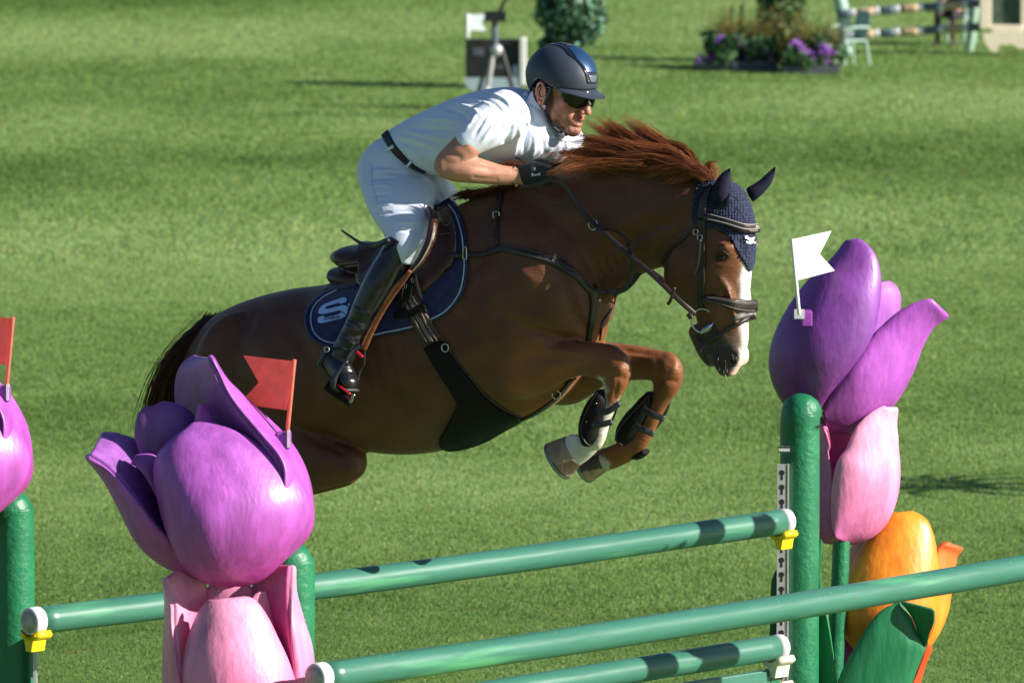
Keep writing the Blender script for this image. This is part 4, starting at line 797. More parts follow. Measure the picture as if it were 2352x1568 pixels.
# ================================================================== THE RIDER
rider = empty('person', PM(930, 480), 'man in white shirt, breeches, dark helmet and black boots crouched over the jumping horse', 'person')
HS = 1.19
yw, pt_, rl = math.radians(38), math.radians(12), math.radians(2)
hf = np.array([math.cos(yw)*math.cos(pt_), -math.sin(yw)*math.cos(pt_), -math.sin(pt_)]); hr = np.cross(hf, [0, 0, 1]); hr /= np.linalg.norm(hr); hu = np.cross(hr, hf)
hr, hu = hr*math.cos(rl)+hu*math.sin(rl), hu*math.cos(rl)-hr*math.sin(rl)
HM = np.array([hf, hr, hu]); HC = PM(1292, 178)
HF0 = HC - hu*.030     # the head sits a little lower than the helmet's middle
def H(x, y, z): return HF0 + (np.array([x, y, z - (.012 if x > .07 and z < -.01 else 0)])*HS)@HM
def hell(c, r, ry=0.0, n=20):
    M = HM if not ry else np.array(Matrix.Rotation(ry, 3, 'Y'))@HM
    return ellipsoid(H(*c), np.array(r)*HS, M, n)
def sym(c, r, ry=0.0): return [hell((c[0], s*c[1], c[2]), r, ry) for s in (1, -1)]
head_g = [hell((0, 0, .025), (.092, .074, .090)), hell((.038, 0, -.048), (.060, .060, .085)), hell((.030, 0, -.085), (.058, .054, .045), .25), hell((.080, 0, -.116), (.025, .030, .023)),
          hell((.060, 0, -.112), (.036, .036, .022), .3), hell((.078, 0, -.083), (.024, .032, .026)), hell((.088, 0, .010), (.016, .050, .016)), hell((.090, 0, -.03), (.016, .022, .03)),
          tube([H(.098, 0, .002), H(.112, 0, -.022), H(.124, 0, -.046)], [.010*HS, .011*HS, .0125*HS], 12, 10), hell((.124, 0, -.047), (.012, .012, .010)),
          hell((.098, 0, -.0735), (.012, .021, .0075)), hell((.095, 0, -.0945), (.012, .019, .0075)), hell((-.055, 0, -.06), (.05, .055, .07))]
head_g += sym((.060, .044, -.040), (.026, .020, .022)) + sym((.112, .013, -.050), (.010, .008, .0085)) + sym((.022, .050, -.088), (.034, .012, .026), .4) + sym((.070, .030, -.075), (.022, .018, .026))
neckg = tube([H(-.022, 0, -.05), PM(1262, 245), PM(1250, 282), PM(1240, 308)], [.062, .064, .060, .045], 24, 20)
# near arm (skin) : shoulder - elbow - wrist, then hand
def arm(o0, pts): return limb(pts, n=40, off=o0)
near_arm = [limb([(1120, 292, 30, .04, -.255), (1095, 308, 34, .048, -.285), (1062, 345, 34, .05, -.32), (1030, 372, 30, .045, -.34), (1022, 384, 27, .042, -.345)], n=26),
            limb([(1022, 382, 27, .042, -.345), (1045, 386, 31, .044, -.335), (1078, 389, 31.5, .044, -.31), (1115, 396, 27.5, .038, -.27), (1150, 402, 23, .033, -.235), (1185, 404, 20.5, .029, -.20), (1200, 404, 21, .026, -.19)], n=40)]
far_arm = [limb([(1275, 305, 28, .035, .20), (1300, 330, 28, .035, .225), (1318, 352, 28, .036, .24)], n=20), limb([(1318, 352, 27, .036, .24), (1290, 375, 24, .033, .2), (1255, 392, 20, .028, .13)], n=24)]
def finger(pts, r=.0115): return tube([PM(*p) for p in pts], [r, r*.98, r*.95, r*.9, r*.8][:len(pts)], 12, 16)
def hand(x, y, o, s=1):
    g = [limb([(x, y, 19, .026, o), (x+24, y-1, 25, .026, o), (x+46, y-1, 24, .023, o)], n=14)]
    for i, (fy, ln) in enumerate(((-17, 1.0), (-5.5, 1.1), (6, 1.03), (17, .85))):
        g.append(finger([(x+40, y+fy, o-.008), (x+58*1, y+fy+2, o-.004), (x+60+6*ln, y+fy+4, o+s*.022), (x+50, y+fy+4, o+s*.045), (x+38, y+fy+3, o+s*.05)]))
    g.append(finger([(x+14, y-18, o+s*.01), (x+32, y-28, o+s*.018), (x+50, y-28, o+s*.018), (x+62, y-22, o+s*.016)], .0125)); return g
hand_n = hand(1202, 400, -.185); hand_f = hand(1250, 392, .10, -1)
core = [hloft([(930, 300, 1000, 390, .10), (1060, 250, 1120, 350, .13), (1190, 235, 1240, 320, .11)], n=16, N=20), tube([PM(1100, 300, -.27), PM(1150, 275, -.15), PM(1200, 265, 0), PM(1250, 285, .12), PM(1285, 315, .20)], [.028, .03, .035, .03, .025], 12, 24)]
legs_c = [tube([PM(930, 380, 0), PM(910, 430, s*.12), PM(925, 500, s*.22), PM(932, 560, s*.285), PM(900, 620, s*.33), PM(850, 690, s*.36), PM(806, 770, s*.385)], [.05, .05, .04, .035, .03, .025, .02], 14, 40) for s in (-1, 1)]
M_skin = mat('skin', rough=0.45, spec=0.4, vcol=True, var=0.10, vscale=40, bump=0.15, bscale=350, dist=0.001, sss=0.15)
FSC = [([(1352, 252)], 4, .001),
       ([(1052, 395), (1090, 398), (1140, 405)], 8, .003), ([(1060, 375), (1100, 384), (1150, 392)], 6, -.0025), ([(1090, 408), (1140, 412)], 5, -.002), ([(1010, 375), (1016, 398)], 9, .004), ([(1030, 350), (1055, 362)], 8, -.004), ([(1066, 322), (1085, 345)], 10, .004), ([(1100, 375), (1170, 392)], 3, .0015), ([(1120, 400), (1172, 400)], 2.5, .0012)]
def skin_paint(co, p):
    C = np.tile([0.50, 0.245, 0.165], (len(co), 1)); L = ((co-HF0)@HM.T)/HS; L[:, 2] += np.where((L[:, 0] > .07) & (L[:, 2] < -.02), .012, 0)
    def put(m, c): C[:] = C*(1-m[:, None])+np.array(c)*m[:, None]
    face = (np.linalg.norm(L, axis=1) < .22)
    g = lambda c, s: np.exp(-(((L-np.array(c))/np.array(s))**2).sum(1))*face
    put(face*.5, (0.46, 0.19, 0.125)); put(g((.06, .05, -.05), (.03, .03, .03))*.35, (0.50, 0.15, 0.10)); put(g((.125, 0, -.048), (.02, .02, .02))*.5, (0.52, 0.17, 0.12)); put(g((0, .075, -.03), (.03, .03, .03))*.5, (0.55, 0.2, 0.14))
    put(g((.106, .0, -.0735), (.010, .022, .006))*.85, (0.42, 0.10, 0.085)); put(g((.104, .0, -.0945), (.010, .020, .0065))*.9, (0.50, 0.13, 0.11)); put(g((.102, .0, -.084), (.016, .017, .0048)), (0.02, 0.006, 0.005))
    put(face*np.exp(-((L[:, 2]+.105)/.03)**2)*(L[:, 0] > .0)*.06, (0.30, 0.18, 0.13))
    hair = face*(1/(1+np.exp(-np.clip((L[:, 2]+.030+np.maximum(0, L[:, 0]-.0)*1.2-np.maximum(0, -L[:, 0]-.01)*-.35)/.004, -30, 30))))*(L[:, 0] < .018)
    put(hair*(np.abs(L[:, 1]) < .080)*.95, (0.07, 0.05, 0.035))
    put(np.clip(.4*np.sin(co[:, 0]*60+np.sin(co[:, 2]*90)*2)*np.sin(co[:, 2]*70), 0, .14)*(~face), (0.42, 0.16, 0.12))
    return C
bodyp = fuse('body', head_g+[neckg]+near_arm+far_arm+hand_n+hand_f+core+legs_c, 0.0036, 6, M_skin, rider, FSC, skin_paint)
# ears (part of the head's look, with a real rim and hollow)
for s in (1, -1):
    c = H(-.008, s*.082, -.028); R = []
    e = []
    for i in range(26):
        a = 2*math.pi*i/26; rx = .0185*(1 if math.sin(a) > -.3 else .8); rz = .034*(1.0 if math.sin(a) > 0 else .95); e.append(c+(np.array([math.cos(a)*rx-.004*math.sin(a), s*(.006+.004*math.sin(a)), math.sin(a)*rz])*HS)@HM)
    V, F = tube(e+[e[0]], .0048, 10, 60, cap=(0, 0)); bowl = ellipsoid(c-hr*s*.002, np.array([.016, .006, .030])*HS, HM, 12); lobe = ellipsoid(c+(np.array([.002, s*.004, -.030])*HS)@HM, np.array([.009, .006, .009])*HS, HM, 10)
    g = join((V, F), bowl, lobe, tube([c+(np.array(q)*HS)@HM for q in ((-.008, s*.006, .018), (-.010, s*.008, 0), (.0, s*.008, -.014), (.012, s*.006, -.010))], .0035, 8, 14))
    mk('ear', g, M_skin, rider, col=(0.55, 0.23, 0.17))
# ---- helmet
M_hel = mat('helmet_navy_matte', (0.032, 0.044, 0.066), rough=0.5, spec=0.5, var=.05, bump=.05, bscale=900, dist=.0005)
M_helg = mat('helmet_gloss_frame', (0.012, 0.015, 0.028), rough=0.12, spec=0.7, coat=1, var=0)
M_blue = mat('helmet_blue_panel', (0.015, 0.055, 0.14), rough=0.35, spec=0.6, coat=.3, var=.5, vscale=900, metal=.3)
HR = np.array([.147, .117, .128])
def rim(ph):
    a = abs((math.degrees(ph)+180) % 360-180)
    return math.radians(np.interp(a, [0, 30, 55, 68, 80, 92, 102, 118, 135, 155, 180], [94, 97, 100, 101, 97, 91, 93, 112, 126, 130, 131]))
def hpt(th, ph, k=1.0, add=0.0):
    v = np.array([HR[0]*math.sin(th)*math.cos(ph), HR[1]*math.sin(th)*math.sin(ph), HR[2]*math.cos(th)])
    if math.cos(ph) < 0: v[0] *= 1.06
    n = v/HR**2; n /= np.linalg.norm(n); return HC + (v*k + n*add)@HM
V = []; F = []; NP, NT = 96, 26
for i in range(1, NT+1):
    for j in range(NP):
        ph = 2*math.pi*j/NP; t = i/NT; V.append(hpt(rim(ph)*t, ph))
for j in range(NP):   # rolled-in lip
    ph = 2*math.pi*j/NP; V.append(hpt(rim(ph)*1.005, ph, 1, -.012))
for i in range(NT):
    for j in range(NP): k = (j+1) % NP; F.append((i*NP+j, (i+1)*NP+j, (i+1)*NP+k, i*NP+k))
V.append(hpt(0, 0)); F += [(len(V)-1, j, (j+1) % NP) for j in range(NP)]
helmet = mk('helmet', (V, F), M_hel, rider)
def hpatch(f_uv, nu, nv, m, name, add=.002, th=.0015):
    V = []; F = []
    for i in range(nu):
        for j in range(nv): th_, ph_ = f_uv(i/(nu-1), j/(nv-1)); V.append(hpt(th_, ph_, 1, add))
    for i in range(nu-1):
        for j in range(nv-1): F.append((i*nv+j, i*nv+j+1, (i+1)*nv+j+1, (i+1)*nv+j))
    o = mk(name, (V, F), m, helmet); s = o.modifiers.new('s', 'SOLIDIFY'); s.thickness = th; s.offset = 0; return o
# long gloss frame running from the crown to the brow, blue window inside it
D = math.radians
def band(w0, w1, w2, a0, a1):
    def f(u, v):
        th = D(a0+(a1-a0)*u); w = np.interp(u, [0, .5, 1], [w0, w1, w2]); x = (v*2-1)*w/HR[1]; z = math.cos(th); y_ = x
        # convert crown-angle along the median and a sideways distance to sphere angles
        vx = math.sin(th)*math.sqrt(max(0, 1-y_*y_)); vz = math.cos(th)*math.sqrt(max(0, 1-y_*y_)); return math.acos(vz), math.atan2(y_, vx)
    return f
hpatch(band(.020, .060, .030, -38, 84), 30, 15, M_helg, 'gloss_frame', .0015)
hpatch(band(.036, .050, .030, 10, 66), 26, 13, M_blue, 'blue_panel', .0032)
hpatch(band(.012, .022, .020, -24, 4), 12, 9, M_hel, 'crown_vent', .0032)
hpatch(band(.026, .022, .014, 70, 82), 8, 9, mat('silver_plate', (0.20, 0.22, 0.28), metal=.6, rough=.25), 'front_plate', .0034)
V = []; F = []; nv_ = 41
for i in range(9):
    for j in range(nv_):
        ph = D(-72+144*j/(nv_-1)); u = i/8; c = math.cos(ph*1.22); a = hpt(D(93+4*abs(math.sin(ph))), ph, 1, -.004); V.append(a + (np.array([.055*max(0, c)**.6, .012*math.sin(ph)*c, -.020*math.sin(u*1.5)*(.5+.5*c)-.004])*[u, u, 1])@HM*1.0)
for i in range(8):
    for j in range(nv_-1): F.append((i*nv_+j, i*nv_+j+1, (i+1)*nv_+j+1, (i+1)*nv_+j))
vis = mk('visor', (V, F), M_hel, helmet); s = vis.modifiers.new('s', 'SOLIDIFY'); s.thickness = .005; bevel_mod(vis, .002)
mk('rim_trim', tube([hpt(rim(D(a)), D(a), 1, -.001) for a in range(62, 300, 4)], .0028, 8, 120, cap=(.5, .5)), M_helg, helmet)
M_strap = mat('harness_black', (0.014, 0.016, 0.02), rough=0.55, bump=.3, bscale=300, dist=.001)
def HP(x, y, z): return H(x, y, z)
for s in (1, -1):
    st = mk('chin_strap', join(tube([HP(.028, s*.088, .0), HP(.020, s*.086, -.028), HP(.010, s*.080, -.058), HP(.010, s*.076, -.070)], .0075, 8, 20, up=hr, flat=1.0),
        tube([HP(-.040, s*.085, -.018), HP(-.030, s*.084, -.045), HP(-.008, s*.079, -.066), HP(.010, s*.076, -.070)], .0070, 8, 20),
        tube([HP(.008, s*.077, -.066), HP(.018, s*.070, -.095), HP(.040, s*.052, -.128), HP(.058, s*.026, -.142), HP(.064, 0, -.145)], .0065, 8, 24)), M_strap, helmet)
    mk('buckle', box(H(.008, s*.080, -.068), (.012, .006, .008), HM), M_helg, st, smooth=False)
mk('chin_buckle', box(H(.060, .022, -.144), (.016, .010, .007), HM), M_helg, helmet, smooth=False)
# ---- sunglasses
M_lens = mat('dark_lens', (0.012, 0.008, 0.007), rough=0.07, spec=0.45, var=0); gl = empty('sunglasses_tmp', H(0, 0, 0), 'x', 'x'); bpy.data.objects.remove(gl)
def lens(a0, a1):
    V = []; F = []; n, m_ = 18, 9
    for i in range(n):
        u = i/(n-1); ph = D(a0+(a1-a0)*u)
        for j in range(m_):
            v = j/(m_-1); top = .008; bot = -.037+.020*abs(u-.42)**1.6*2.2; z = top+(bot-top)*v
            V.append(H(.016+.114*math.cos(ph)-.10*v*v*.06, .079*math.sin(ph), z))
    for i in range(n-1):
        for j in range(m_-1): F.append((i*m_+j, i*m_+j+1, (i+1)*m_+j+1, (i+1)*m_+j))
    return V, F
g1 = lens(6, 64); g2 = lens(-6, -64)
sg = mk('sunglasses', join(g1, g2), M_lens, rider); s = sg.modifiers.new('s', 'SOLIDIFY'); s.thickness = .003
fr_ = []
for s_ in (1, -1): fr_ += [tube([H(.016+.114*math.cos(D(a)), s_*.079*math.sin(D(a)), .009) for a in (0, 20, 45, 64)], .0028, 8, 20), tube([H(.066, s_*.072, .004), H(.03, s_*.082, .0), H(-.005, s_*.084, -.004)], .0034, 8, 14)]
mk('frame', join(*fr_), M_helg, sg)
mk('frame_mark', tube([H(.052, .0785, .0045), H(.040, .0815, .0035)], .0022, 6, 4), M_white, sg)

# ---- clothes
M_shirt = mat('white_polo', (0.76, 0.82, 0.97), rough=0.75, spec=0.2, var=.03, sheen=.15, bump=.12, bscale=500, dist=.001)
M_bre = mat('white_breeches', (0.74, 0.80, 0.95), rough=0.7, spec=0.2, var=.04, bump=.15, bscale=400, dist=.001)
st_g = [hloft([(900, 300, 985, 396, .145), (930, 280, 1030, 405, .16), (975, 257, 1075, 396, .175), (1035, 230, 1120, 385, .19), (1095, 210, 1185, 388, .205), (1150, 201, 1240, 372, .205), (1190, 205, 1274, 345, .17), (1222, 216, 1285, 305, .11)], n=44, N=44, cap=(.15, .4), sq=.85),
        limb([(1175, 255, 56, .075, -.17), (1145, 275, 58, .078, -.21), (1110, 298, 50, .07, -.265), (1078, 322, 39, .062, -.30), (1069, 329, 37, .060, -.305)], n=30, cap=(.8, .12)),
        limb([(1225, 265, 54, .07, .15), (1262, 290, 52, .07, .19), (1298, 322, 44, .065, .225), (1312, 340, 40, .062, .24)], n=26, cap=(.8, .12)),
        limb([(1245, 300, 44, .08, .05), (1275, 335, 44, .09, .08)], n=12), limb([(1296, 320, 42, .065, .17), (1284, 345, 36, .06, .14), (1262, 368, 27, .05, .11)], n=16, cap=(.8, .2))]
WR = []  # folds: long drag lines from shoulder and armpit to waist
rw = np.random.default_rng(4)
for (a, b, c_, s_, h_) in [((905, 312), (960, 322), (1030, 345), 4, .006), ((905, 322), (950, 335), (1010, 352), 4, -.006), ((915, 335), (960, 352), (1010, 378), 4, .005), ((925, 300), (985, 312), (1050, 325), 5, .005), ((940, 290), (1000, 298), (1060, 300), 5, -.005), ((960, 272), (1020, 275), (1075, 285), 5, .004),
                          ((1010, 245), (1060, 262), (1085, 292), 5, -.006), ((1040, 236), (1085, 250), (1110, 270), 4, .007), ((1060, 225), (1110, 232), (1150, 252), 4, .007), ((1075, 222), (1130, 238), (1165, 270), 4, -.007), ((1120, 212), (1160, 230), (1180, 258), 4, .006), ((1100, 255), (1080, 285), (1062, 305), 4, .006), ((1120, 262), (1102, 290), (1085, 320), 4, -.006), ((1140, 275), (1125, 300), (1100, 332), 4, .006),
                          ((1165, 262), (1155, 300), (1120, 335), 5, .006), ((1180, 270), (1170, 310), (1150, 350), 5, -.008), ((1195, 270), (1190, 320), (1175, 368), 5, .008), ((1210, 260), (1210, 310), (1200, 360), 5, -.008), ((1222, 290), (1228, 330), (1220, 365), 5, .006), ((1240, 310), (1250, 335), (1245, 360), 5, -.006), ((1170, 240), (1195, 255), (1200, 280), 4, -.006), ((950, 360), (990, 385), (1030, 400), 5, -.005), ((1290, 312), (1270, 335), (1250, 352), 5, .006), ((1305, 320), (1290, 345), (1270, 360), 4, -.005)]:
    WR.append(([a, b, c_], s_, h_*(1.0 if 1060 < b[0] < 1160 and b[1] < 310 else 1.45)))
shirt = fuse('shirt', st_g, 0.0045, 6, M_shirt, rider, WR)
SB = bvh_of(shirt)
# sleeve hems, placket, collar
def ring_at(pts, off, rpx, t, m, nm, parent, w=.006):
    (x0, y0), (x1, y1) = pts; c = PM((x0+x1)/2, (y0+y1)/2, off); a = (PM(x0, y0, off)-PM(x1, y1, off))/2
    e = [c+a*math.cos(q)*1.03+HL*t*math.sin(q)*1.03 for q in np.linspace(0, 2*math.pi, 33)]; return mk(nm, tube(e, w, 8, 66, cap=(0, 0)), m, parent)
#ring_at(((1043, 299), (1094, 351)), -.303, 0, .061, M_shirt, 'sleeve_hem', shirt, .0045)
col_g = []
cp = patch([(1222, 208), (1210, 230), (1205, 262), (1212, 300), (1232, 322)], [(1232, 222), (1243, 250), (1250, 275), (1262, 300), (1282, 318)], PM(1225, 250)[1]-.085, [PM(1250, 250)[1]-.085, PM(1250, 250)[1]-.075, PM(1270, 300)[1]-.05], -.25)
cl = mk('collar', cp, M_shirt, shirt); s = cl.modifiers.new('s', 'SOLIDIFY'); s.thickness = .006
cp = patch([(1282, 318), (1290, 300), (1288, 270)], [(1300, 330), (1312, 312), (1305, 290)], PM(1290, 300)[1]-.02, PM(1300, 300)[1]+.08, -.2)
cl = mk('collar', cp, M_shirt, shirt); s = cl.modifiers.new('s', 'SOLIDIFY'); s.thickness = .006
mk('neckband', tube([PM(1222, 215, 0)-HL*.0+HL*q for q in (-.05, 0, .05)], .012, 10, 10), M_shirt, shirt)
# breeches
bg_ = [hloft([(900, 306, 990, 392, .142), (868, 325, 1008, 412, .160), (845, 352, 1018, 438, .172), (834, 390, 1020, 462, .172), (840, 425, 1015, 480, .15)], n=24, N=40, cap=(.15, .5)),
       hloft([(838, 365, 985, 420, .09, -.09), (832, 410, 995, 445, .10, -.135), (843, 455, 990, 475, .10, -.18), (862, 497, 986, 503, .092, -.225), (885, 532, 981, 535, .082, -.262), (900, 560, 972, 570, .075, -.29), (916, 590, 952, 604, .055, -.30)], n=36, N=36, cap=(.5, .4)),
       hloft([(870, 365, 1010, 400, .10, .09), (875, 410, 1045, 445, .10, .135), (885, 455, 1040, 475, .10, .18), (900, 497, 1016, 503, .092, .225), (915, 532, 1001, 535, .082, .262), (942, 590, 980, 602, .05, .29)], n=36, N=36, cap=(.5, .4))]
BW = [([(840, 400), (880, 392), (925, 395)], 3.5, .004), ([(836, 415), (880, 408), (920, 412)], 3.5, -.004), ([(838, 430), (880, 425), (910, 430)], 3.5, .003), ([(846, 452), (880, 446), (905, 450)], 3.5, -.003), ([(855, 475), (885, 468), (905, 472)], 3, .003), ([(865, 495), (890, 488), (905, 490)], 3, -.003), ([(930, 350), (985, 395), (1010, 440)], 4, -.006), ([(950, 390), (1000, 430), (1030, 460)], 4, .006), ([(985, 400), (1010, 440), (1015, 465)], 3, -.006), ([(860, 350), (855, 420), (880, 500)], 1.6, -.0035), ([(905, 350), (935, 370), (960, 400)], 2, -.004), ([(960, 500), (955, 540), (940, 580)], 2, -.003), ([(880, 340), (905, 345), (930, 360)], 3, -.004), ([(900, 500), (930, 512), (975, 505)], 4, .003), ([(905, 520), (940, 530), (978, 522)], 4, -.003)]
breeches = fuse('breeches', bg_, 0.0045, 6, M_bre, rider, [(a_, b_, c_*1.8) for a_, b_, c_ in BW])
BB = bvh_of(breeches, shirt)
M_belt = mat('black_belt', (0.012, 0.012, 0.014), rough=0.5, bump=.5, bscale=250, dist=.002)
belt = mk('belt', strap([(884, 306), (900, 335), (920, 358), (945, 380), (975, 396)], .034, .006, BB, .003), M_belt, rider)
mk('belt_loop', strap([(885, 349), (907, 336)], .012, .006, BB, .010), M_bre, belt); mk('belt_keeper', strap([(934, 382), (948, 368)], .010, .006, BB, .009), M_bre, belt)
# boots
M_boot = mat('black_boot_leather', (0.010, 0.010, 0.012), rough=0.28, spec=0.55, var=.2, coat=.3, coatr=.3, bump=.12, bscale=60, dist=.003)
def boot(s, dx=0):
    o = lambda v: s*v
    leg = limb([(925+dx, 556, 36, .062, o(.30)), (905+dx, 596, 37, .062, o(.318)), (876+dx, 645, 38, .062, o(.345)), (846+dx, 697, 33, .056, o(.362)), (820+dx, 745, 27, .046, o(.375)), (800+dx, 785, 28, .044, o(.385)), (788+dx, 815, 31, .045, o(.39))], n=44, cap=(.05, .8))
    top = hloft([(897, 540, 940, 600, .055, o(.31)), (908, 522, 925, 545, .03, o(.30))], n=8, cap=(.2, .5))
    foot = limb([(757+dx, 822, 24, .038, o(.395)), (772+dx, 838, 33, .042, o(.40)), (790+dx, 860, 28, .045, o(.42)), (804+dx, 880, 18, .042, o(.44))], n=30, cap=(.8, .9))
    W_ = [([(800, 700), (840, 720), (868, 712)], 5, .005), ([(792, 728), (830, 742), (855, 735)], 4, -.006), ([(785, 745), (820, 758), (850, 748)], 4, .006), ([(780, 760), (815, 772), (842, 766)], 4, -.005), ([(775, 778), (810, 790), (836, 784)], 4, .005), ([(765, 850), (800, 840), (820, 845)], 4, .003), ([(770, 860), (800, 852), (822, 860)], 3, -.003)]
    b = fuse('boot', [leg, foot]+([top] if s < 0 else []), .0045, 4, M_boot, rider, W_ if s < 0 else [])
    sole = limb([(748+dx, 838, 6, .036, o(.395)), (765+dx, 862, 5, .034, o(.405)), (790+dx, 884, 5, .044, o(.425)), (810+dx, 896, 4, .036, o(.445))], n=20)
    mk('sole', sole, mat('sole_rubber', (0.03, 0.03, 0.035), rough=.5), b)
    return b
bt = boot(-1); boot(1, 60); BTB = bvh_of(bt)
cE = cropper(7.84, 740, 820)
sp = mk('spur', join(strap([cE((1080, 440))[0], cE((900, 400))[0], cE((680, 400))[0]], .013, .005, BTB, .003), strap([cE((640, 430))[0], cE((560, 560))[0], cE((470, 720))[0]], .015, .006, BTB, .004)), M_strap, bt)
mk('spur_shank', tube([PM(752, 805, -.42), PM(742, 822, -.415), PM(733, 838, -.40)], .010, 10, 10), mat('spur_metal', (0.10, 0.12, 0.16), metal=.7, rough=.3), bt)
mk('spur_buckle', tube([PM(750+6*math.cos(a), 802+6*math.sin(a), -.445) for a in np.linspace(0, 6.283, 14)], .0022, 6, 30), M_alu, bt)
# gloves
M_glove = mat('black_glove', (0.016, 0.020, 0.020), rough=0.65, var=.15, bump=.3, bscale=200, dist=.001)
def gl_(x, y, o, s):
    g = hand(x, y, o, s); out = []
    for V_, F_ in g:
        c = np.mean(V_, 0); out.append((list(np.array(V_)+0*c), F_))
    return out
def inflate(co): return co
for (x, y, o, s) in ((1202, 400, -.185, 1), (1250, 392, .10, -1)):
    gg = gl_(x, y, o, s)+[limb([(x-10, y+1, 21, .030, o), (x+24, y-1, 27, .030, o)], n=8)]
    V_, F_ = join(*gg); gv_ = fuse('glove', gg, .0030, 2, M_glove, rider, post=None)
    n_ = len(gv_.data.vertices); co = np.empty(n_*3); no = np.empty(n_*3); gv_.data.vertices.foreach_get('co', co); gv_.data.vertices.foreach_get('normal', no); gv_.data.vertices.foreach_set('co', co+no*.0022); gv_.data.update()
    if s == 1: glove = gv_
GB = bvh_of(glove)
tv, tf = text_mesh('Roeckl', 1.0, .02)
mk('glove_print', decal(tv, tf, lambda v: (1231+v[0]*7.6+v[1]*.8, 401-v[1]*8.5-v[0]*.9), GB, .0016), mat('print_white', (0.8, 0.82, 0.82), rough=.6, var=0), glove, smooth=False, fixn=False)
mk('glove_mark', join(*[decal([(-.5, -.5), (.5, -.5), (.5, .5), (-.5, .5)], [(0, 1, 2, 3)], (lambda dy: (lambda v: (1228+v[0]*5, 388+dy-v[1]*1.6)))(dy), GB, .0016) for dy in (-2.4, 0, 2.4)]), mat('print_grey', (0.7, 0.72, 0.72), rough=.6, var=0), glove, smooth=False, fixn=False)
mk('bracelet', tube([PM(1184, 404, -.2)+np.array([0.002*math.sin(a), 0, 0])+(PM(1184, 383, -.2)-PM(1184, 404, -.2))*math.cos(a)*1.06+HL*.032*math.sin(a) for a in np.linspace(0, 6.283, 24)], .0028, 6, 48, cap=(0, 0)), M_strap, rider)
mk('bracelet_charm', ellipsoid(PM(1186, 425, -.215), (.006, .005, .008)), mat('brass', (0.5, 0.38, 0.15), metal=.8, rough=.3), rider)
# ================================================================== TACK
c2 = cropper(2.09, 1350, 250); c3 = cropper(2.6125, 740, 450); cB = cropper(6.533, 1700, 400); cN = cropper(6.533, 1700, 720); cS = cropper(3.733, 1150, 480)
M_navy = mat('navy_pad_cloth', (0.010, 0.015, 0.085), rough=0.75, var=.15, sheen=.2, bump=.2, bscale=300, dist=.001)
M_pipe = mat('pale_blue_piping', (0.42, 0.50, 0.72), rough=0.6, var=.05)
M_logo = mat('pale_blue_print', (0.36, 0.54, 0.95), rough=0.6, var=.03)
M_lea = mat('dark_bridle_leather', (0.022, 0.015, 0.014), rough=0.38, spec=0.5, var=.2, vscale=40, bump=.15, bscale=150, dist=.001)
M_brown = mat('brown_saddle_leather', (0.060, 0.022, 0.014), rough=0.36, spec=0.5, var=.25, vscale=25, bump=.25, bscale=120, dist=.0015)
M_tan = mat('tan_stirrup_leather', (0.25, 0.075, 0.025), rough=0.5, var=.2, vscale=60)
M_stitch = mat('pale_stitching', (0.24, 0.20, 0.16), rough=0.7, var=0)
M_steel = mat('polished_steel', (0.45, 0.46, 0.48), rough=0.22, metal=1.0, var=.05)
M_blk = mat('black_girth_rubber', (0.008, 0.008, 0.008), rough=0.6, spec=0.15, var=.15, bump=.1, bscale=80, dist=.002)
# saddle pad
PO = c3((1010, 128), (1062, 200), (1100, 330), (1116, 480), (1116, 600), (1082, 740), (1000, 850), (900, 912), (750, 970), (510, 1022), (340, 1062), (200, 1080), (110, 1040), (65, 960), (70, 860), (130, 780), (240, 718), (390, 690), (520, 560), (700, 400), (900, 200))
def quilt(px):
    x, y = px[..., 0], px[..., 1]; a = (x+y*.75)/17.0; b = (x*.45-y*.9)/14.0
    q = np.abs(np.sin(a*math.pi/2))**.5*np.abs(np.sin(b*math.pi/2))**.5; flat = 1/(1+np.exp(-np.clip((np.maximum(np.abs(x-765)/46, np.abs(y-712)/40)-1)*14, -30, 30))); return q*.007*flat
pad = mk('saddle_pad', sheet(PO, BV, .004, .010, center=(935, 665), nr=60, na=240, h=quilt), M_navy, None, label='navy quilted saddle pad with pale piping under the brown saddle', cat='saddle pad')
PADB = bvh_of(pad); BVP = bvh_of(body, pad)
ctr = np.array([935, 665.0]); ins = [tuple(ctr+(np.array(q)-ctr)*.945) for q in PO]
insl = cr(np.array(ins[:17]), 90)
mk('piping', tube([cast(PADB, *q)[0]+cast(PADB, *q)[1]*.002 for q in insl if cast(PADB, *q)], .0028, 8), M_pipe, pad)
edge = cr(np.array(PO[:18]), 110); ee = [cast(PADB, *(ctr+(q-ctr)*.985)) for q in edge]
mk('binding', tube([h[0]+h[1]*.001 for h in ee if h], .0065, 8), mat('navy_binding', (0.008, 0.014, 0.085), rough=.5, var=.05), pad)
# blocky S emblem and the word under it
Sp = cropper(14.25, 770, 720)
S_poly = [[(375, 890), (400, 780), (480, 660), (620, 570), (850, 480), (1050, 410), (1240, 340), (1330, 335), (1385, 380), (1395, 450), (1360, 510), (1270, 545), (1155, 575), (1150, 545), (1100, 535), (950, 580), (700, 650), (640, 700), (630, 735), (650, 752), (750, 745), (1000, 680), (1230, 615), (1320, 612), (1370, 630), (1460, 675), (1440, 760), (1410, 900), (1390, 945), (1170, 810), (1110, 805), (900, 860), (650, 920), (530, 932), (420, 925)],
          [(370, 1060), (540, 985), (565, 990), (590, 1030), (650, 1045), (900, 1000), (1080, 940), (1150, 910), (1195, 870), (1370, 960), (1360, 1000), (1300, 1040), (1200, 1090), (900, 1160), (600, 1235), (500, 1250), (400, 1245), (360, 1200)],
          [(1430, 610), (1520, 530), (1490, 640)]]
gs = []
